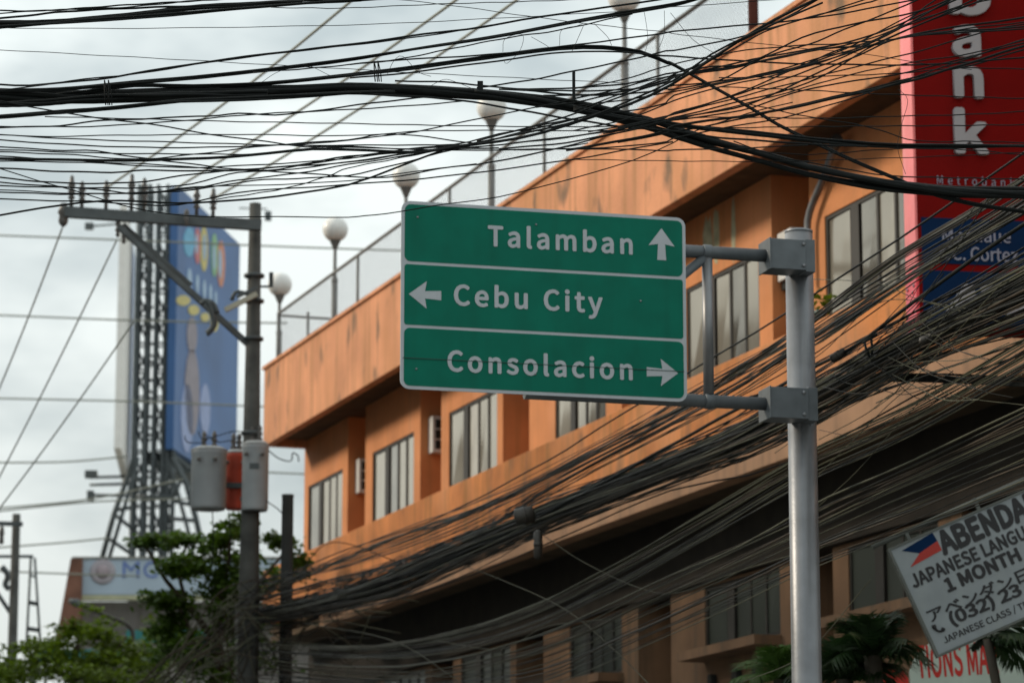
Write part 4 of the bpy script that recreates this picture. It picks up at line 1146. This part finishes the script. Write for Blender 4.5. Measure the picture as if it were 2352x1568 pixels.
GLAB = {
 'TOP': ('overhead_wire', 'black wire in the slim strand crossing the top left corner above the thick pair', 'wires across the top left corner'),
 'HIGH': ('overhead_wire', 'black wire rising steadily to the top edge just above the upper thick cable', 'wires above the upper thick cable'),
 'WAVY': ('overhead_wire', 'wavy black wire in the sky right below the thick bundle on the left', 'wavy wires below the thick bundle'),
 'SAG': ('overhead_wire', 'black wire sagging across the sky between the thick bundle and the pole crossarm', 'sagging wires above the crossarm'),
 'FAN': ('overhead_wire', 'black wire fanning up to the right across the stained parapet', 'wires fanning across the parapet'),
 'LEVEL': ('overhead_wire', 'thin black wire running nearly level in front of the red bank sign', 'level wires before the bank sign'),
 'MID': ('overhead_wire', 'black wire climbing between the two thick cables to the top edge over the parapet', None),
 'HAIR1': ('overhead_wire', 'hair thin black wire rising gently across the whole sky just under the top', None),
 'HAIR2': ('overhead_wire', 'hair thin wire sloping gently down from the left edge through the empty sky', None),
 'HAIR3': ('overhead_wire', 'thin wire leaving the sky at the top edge left of the roof lamps', None),
 'HAIR4': ('overhead_wire', 'hair thin wire sloping down to the right past the topmost globe lamp', None),
 'CAB1b': ('overhead_wire', 'thin black wire clinging under the upper thick cable', None),
 'CABXb': ('overhead_wire', 'black wire running along under the arching cable and then level to the bank sign', None),
 'BIG5': ('overhead_wire', 'black cable hugging the underside of the thickest bundle right of the globe lamps', None),
 'DIAG': ('overhead_wire', 'black wire crossing diagonally down from the thick bundle on the left into the sagging wires', None),
 'FRONT': ('overhead_wire', 'single dark wire passing in front of the top left corner of the green sign', None),
 'RISE': ('overhead_wire', 'lowest black wire rising from the left edge in front of the pole crossarm', None),
}
BLAB = {'TOPB': ('cable_bundle', 'thick black cable pair upper member in the top left corner', 4), 'TOPB2': ('cable_bundle', 'thick black cable pair lower member in the top left corner', 3),
 'CAB1': ('cable_bundle', 'thick black cable climbing to the top edge across the topmost globe lamp', 3), 'CABX': ('cable_bundle', 'thick black cable that arches over then drops right across the parapet to the bank sign', 3),
 'BIG': ('cable_bundle', 'thickest black cable bundle sweeping from the left edge over the green sign', 7), 'BIG2': ('cable_bundle', 'thick cable branching level from the thickest bundle across the letter k', 4),
 'BIG3': ('cable_bundle', 'thick short cable merging into the thickest bundle from below at left', 4), 'BIG4': ('cable_bundle', 'black cable rising from the left edge to join the thickest bundle from underneath', 3)}
ORD = ['zeroth', 'first', 'second', 'third', 'fourth', 'fifth', 'sixth', 'seventh', 'eighth', 'ninth', 'tenth', 'eleventh', 'twelfth', 'thirteenth', 'fourteenth', 'fifteenth', 'sixteenth', 'seventeenth', 'eighteenth', 'nineteenth', 'twentieth',
       'twenty-first', 'twenty-second', 'twenty-third', 'twenty-fourth', 'twenty-fifth']
def order(keys, test, val, fmt):
    ws = sorted([w_ for w_ in WIRES if w_[0] in keys and test(w_[2])], key=lambda w_: val(w_[2]))
    for i_, w_ in enumerate(ws):
        OWN[id(w_)] = fmt % ORD[i_ + 1]
OWN = {}
order(('SAG', 'WAVY', 'DIAG', 'FRONT', 'RISE'), lambda p: p[0][0] < 5 and p[0][1] > 270, lambda p: p[0][1], 'black sagging wire, %s down from the thick bundle where it meets the left edge')
order(('FAN',), lambda p: p[-1][1] <= 12, lambda p: p[-1][0], 'black fanning wire, %s from the left of those leaving the top edge at right')
order(('FAN',), lambda p: p[-1][1] > 12, lambda p: p[-1][1], 'black fanning wire, %s from the top to leave the right edge across the bank sign')
order(('LEVEL',), lambda p: True, lambda p: p[-1][1], 'thin nearly level black wire, %s from the top before the bank sign')
order(('TOP',), lambda p: True, lambda p: p[0][1], 'black wire over the thick pair in the top left corner, %s from the top')
order(('HIGH',), lambda p: True, lambda p: p[0][1], 'black wire rising above the upper thick cable, %s of two from the top')
SPECIAL = {'DIAG', 'FRONT', 'RISE'}
for w_ in WIRES:
    if w_[0] == 'SAG' and id(w_) not in OWN:
        OWN[id(w_)] = 'black wire %s' % ('running level to the globe lamps just below the thick bundle' if w_[2][0][1] < 300 else 'just above the lowest rising wire left of the globe lamps')
for w_ in WIRES:
    key, wpx, pts = w_
    d0 = 18.4 + random.uniform(-.35, .35)
    tilt = random.uniform(-.0002, .0002)
    if key == 'FRONT': d0 = 18.9
    dep = lambda x, d0=d0, tilt=tilt: d0 + tilt * (x - 1176)
    pts = ext(pts)
    if key in BLAB:
        nm, lb, st = BLAB[key]
        bundle(nm, lb, pts, wpx, dep, CABLE, st)
    else:
        nm, lb, gp = GLAB[key]
        if id(w_) in OWN and key not in SPECIAL:
            lb = OWN[id(w_)]
        wire(nm, lb, 'wire', gp, pts, wpx * 1.0, dep, CABLE, 44, 0.002)

# clips and ties on the big cables
def clip(label, x, y0, y1, wpx, d=18.2, loop=False):
    p0, p1 = at(x, y1, d), at(x, y0, d)
    t = thing('cable_clip', label, 'cable clip', p0)
    k = d / FPX
    if loop:
        for dx in (-5, 4):
            q = MB(); q.tube([p0 + Vector((dx * k, 0, 0)), p0 + Vector(((dx - 2) * k, -.02, .4 * (p1 - p0).z)), p1 + Vector(((dx - 3) * k, 0, 0))], 1.6 * k, 6); q.build('wire_loop', CABLE, t)
            q = MB(); q.tube([p1 + Vector(((dx - 3) * k, 0, 0)), p0.lerp(p1, .5) + Vector(((dx + 3) * k, .02, 0)), p0 + Vector(((dx + 5) * k, 0, 0))], 1.4 * k, 6); q.build('wire_loop', CABLE, t)
    else:
        q = MB(); q.box((-wpx / 2 * k, -.02, 0), (wpx / 2 * k, .02, (p1 - p0).z)); q.build('tag_plate', CABLE, t, world=False)
        q = MB(); q.tube([(-wpx * k, -.03, 0), (wpx * k, -.03, -.01)], 3 * k, 6); q.build('strap', CABLE, t, world=False)
    return t
clip('wire loop clip on the thickest bundle left of the middle', 867, 140, 188, 10, loop=True)
clip('small square plate clip on the thickest bundle above a globe lamp', 1103, 187, 212, 13)
clip('tall narrow clip standing on the thickest bundle right of the globe lamp', 1318, 162, 232, 7)
clip('twisted wire tie around the thickest bundle near the left edge', 248, 184, 242, 8, loop=True)
# loose thin strands hanging off the cables
for pts in ([(1285, 105), (1290, 70), (1325, 60), (1338, 55)], [(1340, 60), (1318, 110), (1312, 120)], [(1365, 55), (1395, 85), (1405, 105)], [(1480, 125), (1488, 90), (1480, 30), (1476, 22)], [(1508, 122), (1525, 80), (1526, 25)], [(1155, 120), (1160, 90), (1200, 80), (1195, 115), (1165, 146), (1158, 140)],
            [(1220, 85), (1255, 105), (1262, 112)], [(890, 170), (905, 140), (925, 130), (960, 165), (990, 176)], [(2062, 205), (2085, 230), (2070, 290), (2062, 340), (2080, 400)], [(1540, 30), (1590, 90), (1640, 122), (1660, 130)], [(985, 200), (1020, 183), (1050, 190), (1090, 206)], [(600, 190), (640, 165), (700, 150), (760, 175)]):
    wire('loose_strand', 'hair thin loose strand curling off the black cables', 'wire', 'loose strands curling off the cables', pts, 1.2, lambda x: 18.1, CABLE, 20)

# ------------------------------------------------------------------ lines carried by the utility pole
for (x0, y0), (x1, y1), lb in (((250, 428), (822, -10), 'olive grey power line climbing to the top edge left of the middle, first of three'), ((392, 440), (1062, -10), 'olive grey power line climbing from the pole insulators, middle one of three'), ((498, 452), (1202, -10), 'olive grey power line climbing to the top edge, nearest the globe lamps of three')):
    P = [at(x0 + (x1 - x0) * f, y0 + (y1 - y0) * f + 22 * math.sin(math.pi * f) * .6, 46 - 10 * f) for f in [i / 12 for i in range(13)]]
    P.append(P[-1] * 2 - P[-2]); P.append(P[-1] * 2 - P[-2])
    q = MB(); q.tube(P, 0.0175, 6); tag(q.build('power_line', ALUCABLE, fix=False), lb, 'wire', None)
for a_, b_, lb in (((143, 524), (-30, 960), 'grey guy line dropping left from the end of the crossarm'), ((268, 552), (-30, 1150), 'grey guy line dropping left from the crossarm brace'), ((306, 740), (-30, 1205), 'grey line dropping left from the lattice tower to the left edge')):
    q = MB(); q.tube([at(a_[0] + (b_[0] - a_[0]) * f, a_[1] + (b_[1] - a_[1]) * f + 8 * math.sin(math.pi * f), 46.2 + 6 * f) for f in [i / 8 for i in range(9)]], 0.013, 6)
    tag(q.build('guy_line', ALUCABLE, fix=False), lb, 'wire')
for k_, pts in enumerate(([(-20, 540), (300, 552), (640, 566), (930, 576)], [(-20, 723), (350, 737), (660, 742)], [(-20, 914), (320, 922), (640, 935)], [(-20, 1168), (210, 1145), (420, 1100)], [(-20, 1175), (210, 1152), (430, 1145)], [(-20, 1258), (150, 1245), (250, 1235)], [(-20, 1310), (180, 1318), (320, 1322)], [(560, 1082), (700, 1088), (720, 1089)], [(-20, 1062), (150, 1060), (290, 1048)])):
    wire('distant_line', 'faint grey distant line crossing the pale sky on the left', 'wire', 'faint distant lines on the left', pts, 4.2, lambda x: 90.0, ALUCABLE, 14)
for pts in ([(612, 1030), (640, 1052), (668, 1058), (672, 1040), (684, 1046), (686, 1060)],):
    wire('dangling_wire', 'loose dark wire end curling in the gap beside the building corner', 'wire', None, pts, 3.0, lambda x: 50.0, CABLE, 24)
for pts in ([(425, 1000), (430, 1015), (470, 1015), (478, 1000), (500, 1015), (555, 1005)], [(455, 990), (470, 1008), (540, 990), (590, 1000)], [(612, 1150), (640, 1170), (655, 1188)], [(488, 1172), (490, 1240), (486, 1310)], [(526, 1175), (530, 1250), (527, 1300)]):
    wire('transformer_lead', 'thin dark lead wire looping around the transformer tanks', 'wire', 'leads around the transformers', pts, 2.6, lambda x: 45.9, CABLE, 20)

# ------------------------------------------------------------------ the heavy run of cables along the street
def ddep(x):
    return 1.0 / max(1 / 47.0, 1 / 47.0 + (x - 570) * 1.432e-5)
RUNS = [
 (1, 0, 8.0, 'splice_run', 'single thick cable with splices right of the steel post on the orange band', None,
  [(900, 1345), (1200, 1205), (1400, 1098), (1560, 1010), (1700, 935), (1876, 840), (1925, 816), (1985, 782), (2100, 692), (2250, 585), (2420, 468)]),
 (12, 26, 2.5, 'loose_run', 'dusty grey cable loosely spread above the upper bundle near the stub pole', 'loose cables above the upper bundle',
  [(545, 1345), (650, 1325), (800, 1285), (1000, 1212), (1200, 1118), (1400, 1016), (1600, 900), (1811, 790), (2000, 672), (2352, 470), (2440, 420)]),
 (1, 0, 7.0, 'lower_run', 'single thick cable below the forked tie right of the steel post', None,
  [(900, 1355), (1200, 1230), (1400, 1140), (1560, 1065), (1700, 995), (1876, 908), (2000, 832), (2180, 757), (2300, 705), (2420, 650)]),
 (1, 0, 4.5, 'upper_run', 'lone grey cable running highest across the orange band up to the bank sign', None,
  [(540, 1385), (700, 1300), (800, 1262), (950, 1211), (1066, 1159), (1258, 1057), (1378, 982), (1577, 859), (1807, 717), (2197, 459), (2400, 318)]),
 (10, 16, 3.2, 'street_cable', 'dusty grey cable in the upper bundle crossing the orange band behind the steel post', 'cables of the upper bundle on the orange band',
  [(540, 1392), (720, 1312), (881, 1242), (1066, 1175), (1220, 1110), (1378, 1026), (1577, 925), (1650, 880), (1807, 777), (1876, 722), (2060, 589), (2276, 459), (2420, 360)]),
 (12, 24, 3.0, 'street_cable', 'dusty grey cable in the second bundle, below the upper bundle on the orange band', 'cables of the second bundle on the orange band',
  [(540, 1400), (720, 1345), (895, 1300), (1087, 1224), (1258, 1122), (1378, 1058), (1650, 915), (1807, 815), (1890, 765), (2125, 610), (2352, 466), (2440, 415)]),
 (40, 36, 3.4, 'street_cable', 'dusty dark cable in the dense run along the lower edge of the orange band', 'cables of the dense run under the orange band',
  [(540, 1432), (700, 1395), (870, 1335), (1000, 1275), (1250, 1180), (1500, 1085), (1700, 1000), (1880, 900), (2100, 775), (2352, 640), (2440, 590)]),
 (44, 50, 3.0, 'street_cable', 'dark cable in the dense tangle right of the steel post above the tilted sign', 'cables of the dense tangle by the post',
  [(540, 1425), (700, 1395), (900, 1345), (1100, 1255), (1300, 1165), (1540, 1070), (1720, 1000), (1900, 910), (2100, 805), (2352, 700), (2440, 655)]),
 (20, 50, 2.9, 'street_cable', 'dull cable sagging low across the dark canopy shade', 'cables sagging across the canopy shade',
  [(540, 1480), (800, 1490), (1000, 1470), (1200, 1415), (1400, 1320), (1600, 1210), (1830, 1080), (2100, 960), (2352, 820), (2440, 770)]),
 (14, 48, 2.6, 'street_cable', 'dull cable sagging across the shaded lower windows', 'cables sagging across the lower windows',
  [(540, 1515), (800, 1540), (1000, 1530), (1250, 1465), (1500, 1350), (1700, 1260), (1900, 1165), (2100, 1075), (2352, 965), (2440, 930)]),
 (10, 50, 2.5, 'street_cable', 'dull cable sagging lowest along the bottom of the picture', 'cables sagging lowest at the bottom',
  [(540, 1545), (900, 1570), (1200, 1555), (1450, 1455), (1700, 1340), (1880, 1255), (2100, 1170), (2352, 1070), (2440, 1040)]),
]
for cnt, spread, wpx, nm, lb, gp, pts in RUNS:
    for i in range(cnt):
        o_ = random.gauss(0, .55) if cnt > 1 else 0
        o2 = o_ * .5 + random.gauss(0, .5) if cnt > 1 else 0
        bow = random.uniform(-.35, .9) * spread
        dd = random.uniform(-.1, 1.0)
        q_ = []
        m_ = len(pts) - 1
        for j, (x, y) in enumerate(pts):
            f = j / m_
            pin = min(1.0, .55 + .45 * f)
            q_.append((x, y + spread * (o_ * (1 - f) * .62 + o2 * f) * pin + bow * math.sin(math.pi * min(1, f * 1.15)) * .6 + random.gauss(0, 2.6 if cnt > 1 else .8)))
        thick_ = random.choice((.7, .8, 1, 1, 1.2, 1.6)) if cnt > 1 else 1.0
        dep = lambda x, dd=dd: ddep(x) + dd
        mid = 26.0
        mt_ = (random.choice((DULLCABLE, DULLCABLE, OLIVE, BROWNC)) if 'sagging' not in lb else random.choice((OLIVE, OLIVE, BROWNC, DULLCABLE))) if cnt > 1 else CABLE
        lbl = lb
        if cnt > 1:
            ad = {DULLCABLE.name: 'black', OLIVE.name: 'olive', BROWNC.name: 'brown'}[mt_.name]
            th = 'thin' if thick_ < .9 else ('thick' if thick_ > 1.1 else 'medium')
            lbl = re.sub(r'^(dusty grey|dusty dark|dark|dull) cable', th + ' ' + ad + ' cable', lb)
        wire('street_cable', lbl, 'wire', gp, q_, 1, dep, mt_, 46, 0.004, r=wpx * thick_ / 2 * mid / FPX)
# the mass of thinner cables behind, too dense to count
q = MB()
for i in range(70):
    lo_run = i % 3 == 0
    base_ = RUNS[6][6] if i % 2 else RUNS[7][6]
    sp_ = 70 if i % 2 else 60
    o_, o2 = random.gauss(0, .5), random.gauss(0, .75)
    dd = random.uniform(.3, 1.6)
    m_ = len(base_) - 1
    P = spline([at(x, y + sp_ * (o_ * (1 - j / m_) * .6 + o2 * j / m_) + random.gauss(0, 3) + 14 * math.sin(j * 1.7 + i), ddep(x) + dd) for j, (x, y) in enumerate(base_)], 30)
    q.tube(P, random.choice((.0045, .006, .008)), 4, cap=False)
o = q.build('cable_mass', DULLCABLE, fix=False)
tag(o, 'dense mass of thin dark cables running along the street behind the steel post', 'cables')
o['kind'] = 'stuff'
# odd ones that cross the run
for pts in ([(1250, 1230), (1340, 1290), (1470, 1350), (1560, 1360), (1700, 1310), (1900, 1250)], [(1880, 1090), (1960, 1010), (2040, 930), (2110, 870)], [(1880, 1010), (1990, 950), (2060, 900), (2200, 880)], [(2090, 870), (2200, 910), (2352, 930)], [(1780, 1040), (1860, 985), (1960, 930), (2050, 880), (2200, 800), (2420, 700)],
            [(1000, 1470), (1150, 1490), (1250, 1440), (1400, 1420)], [(700, 1430), (900, 1470), (1050, 1560)], [(1040, 1290), (1150, 1330), (1300, 1400), (1420, 1500), (1500, 1580)], [(1830, 850), (1900, 800), (2000, 705), (2100, 690), (2300, 740)], [(1840, 640), (2010, 650), (2120, 690), (2320, 725)], [(1700, 1568), (1850, 1500), (2000, 1330)], [(2150, 880), (2050, 990), (1960, 1090), (1860, 1180)]):
    wire('crossing_wire', 'thin stray wire cutting across the heavy run of street cables', 'wire', 'stray wires crossing the street cables', pts, 2.0, lambda x: ddep(x) + .25, OLIVE, 26)
for i in range(26):
    x0 = random.uniform(1880, 2150); y0 = 900 - (x0 - 1880) * .62 + random.gauss(20, 70)
    L_ = random.uniform(150, 330); sl = random.choice((-.95, -.25, -.1, .25, .5, -1.2))
    pts = [(x0 + L_ * f, y0 + L_ * f * sl + random.gauss(0, 7) + 30 * math.sin(math.pi * f) * random.uniform(.2, 1.4)) for f in (0, .3, .6, 1)]
    pts = [(x, y) for x, y in pts if x < 2380]
    if len(pts) < 3: continue
    wire('stray_wire', 'short stray wire tangled among the cables right of the steel post', 'wire', 'stray wires right of the steel post', pts, random.choice((1.5, 2.0, 2.6)), lambda x: ddep(x) - .15, random.choice((DULLCABLE, OLIVE, CABLE)), 18)
for i in range(6):
    pts = [(x, y + i * 3.2 - 8 + random.gauss(0, 1)) for x, y in ((1700, 925), (1850, 886), (1960, 868), (2060, 866), (2180, 870), (2352, 876), (2440, 880))]
    wire('level_cable', 'dark cable in the level strand right of the steel post above the beige beam', 'wire', 'level strand right of the post', pts, 5.5, lambda x: ddep(x) + .9, CABLE, 22)
for i in range(26):                                        # drop down to the left below the pole
    y0 = random.uniform(1330, 1500)
    pts = [(575 + random.gauss(0, 8), y0), (520 + random.gauss(0, 12), y0 + random.uniform(20, 90)), (440 + random.gauss(0, 30), 1500 + random.gauss(0, 40)), (330 + random.gauss(0, 50), 1610)]
    wire('drop_cable', 'dark cable dropping left from the utility pole in front of the tree', 'wire', 'cables dropping left before the tree', pts, 3.0, lambda x: 45.5, random.choice((DULLCABLE, OLIVE, BROWNC)), 22)
for i in range(22):                                        # slack loops wound at the pole
    x, y = 600 + random.gauss(0, 30), random.uniform(1330, 1560)
    pts = [(x - 70, y + random.gauss(0, 30)), (x - 30, y + random.gauss(20, 30)), (x + 60, y + random.gauss(35, 40)), (x + 150, y + random.gauss(0, 45)), (x + random.uniform(220, 340), y + random.gauss(-10, 60))]
    wire('slack_cable', 'slack cable looping around the foot of the tangle at the utility pole', 'wire', 'slack loops at the pole', pts, 2.4, lambda x: 44.8, random.choice((DULLCABLE, OLIVE, BROWNC)), 24)
# splice closures hanging in the run
def closure(label, x, y, L_, r_, d, rot=(1, 0, 0)):
    c = at(x, y, d)
    t = thing('splice_closure', label, 'splice closure', c)
    q = MB(); q.lathe([(r_ * .3, -L_ / 2), (r_, -L_ * .42), (r_, L_ * .42), (r_ * .3, L_ / 2)], (0, 0, 0), 14, rot); q.build('case', FRAME, t, world=False)
    q = MB(); q.lathe([(r_ * 1.08, -.02), (r_ * 1.08, .02)], (0, 0, 0), 14, rot); q.build('clamp', FRAME, t, world=False)
closure('dark splice closure hanging in the cables under the green sign', 1205, 1184, .22, .09, ddep(1205) - .6, (1, 0, .2))
closure('small dark closure hanging upright just below another one left of the steel post', 1236, 1250, .30, .045, ddep(1236) - .6, (0, 0, 1))
closure('black knot of cable splice below the bank sign lower left corner', 2140, 774, .2, .03, ddep(2140), (1, 0, .4))
closure('black splice on the cables right beside the steel post', 1925, 816, .14, .035, ddep(1925), (1, 0, .6))
p = at(1985, 784, ddep(1985) - .05)
t = thing('cable_tie', 'dark forked tie holding two cables right of the steel post', 'cable tie', p)
k = ddep(1982) / FPX
for pts in ([(0, 0), (4, -18), (14, -42)], [(16, 8), (18, -20), (16, -44)], [(-4, -4), (10, 6), (30, 16)]):
    q = MB(); q.tube([(x * k, 0, z * k) for x, z in pts], 3.2 * k, 6); q.build('strap', CABLE, t, world=False)
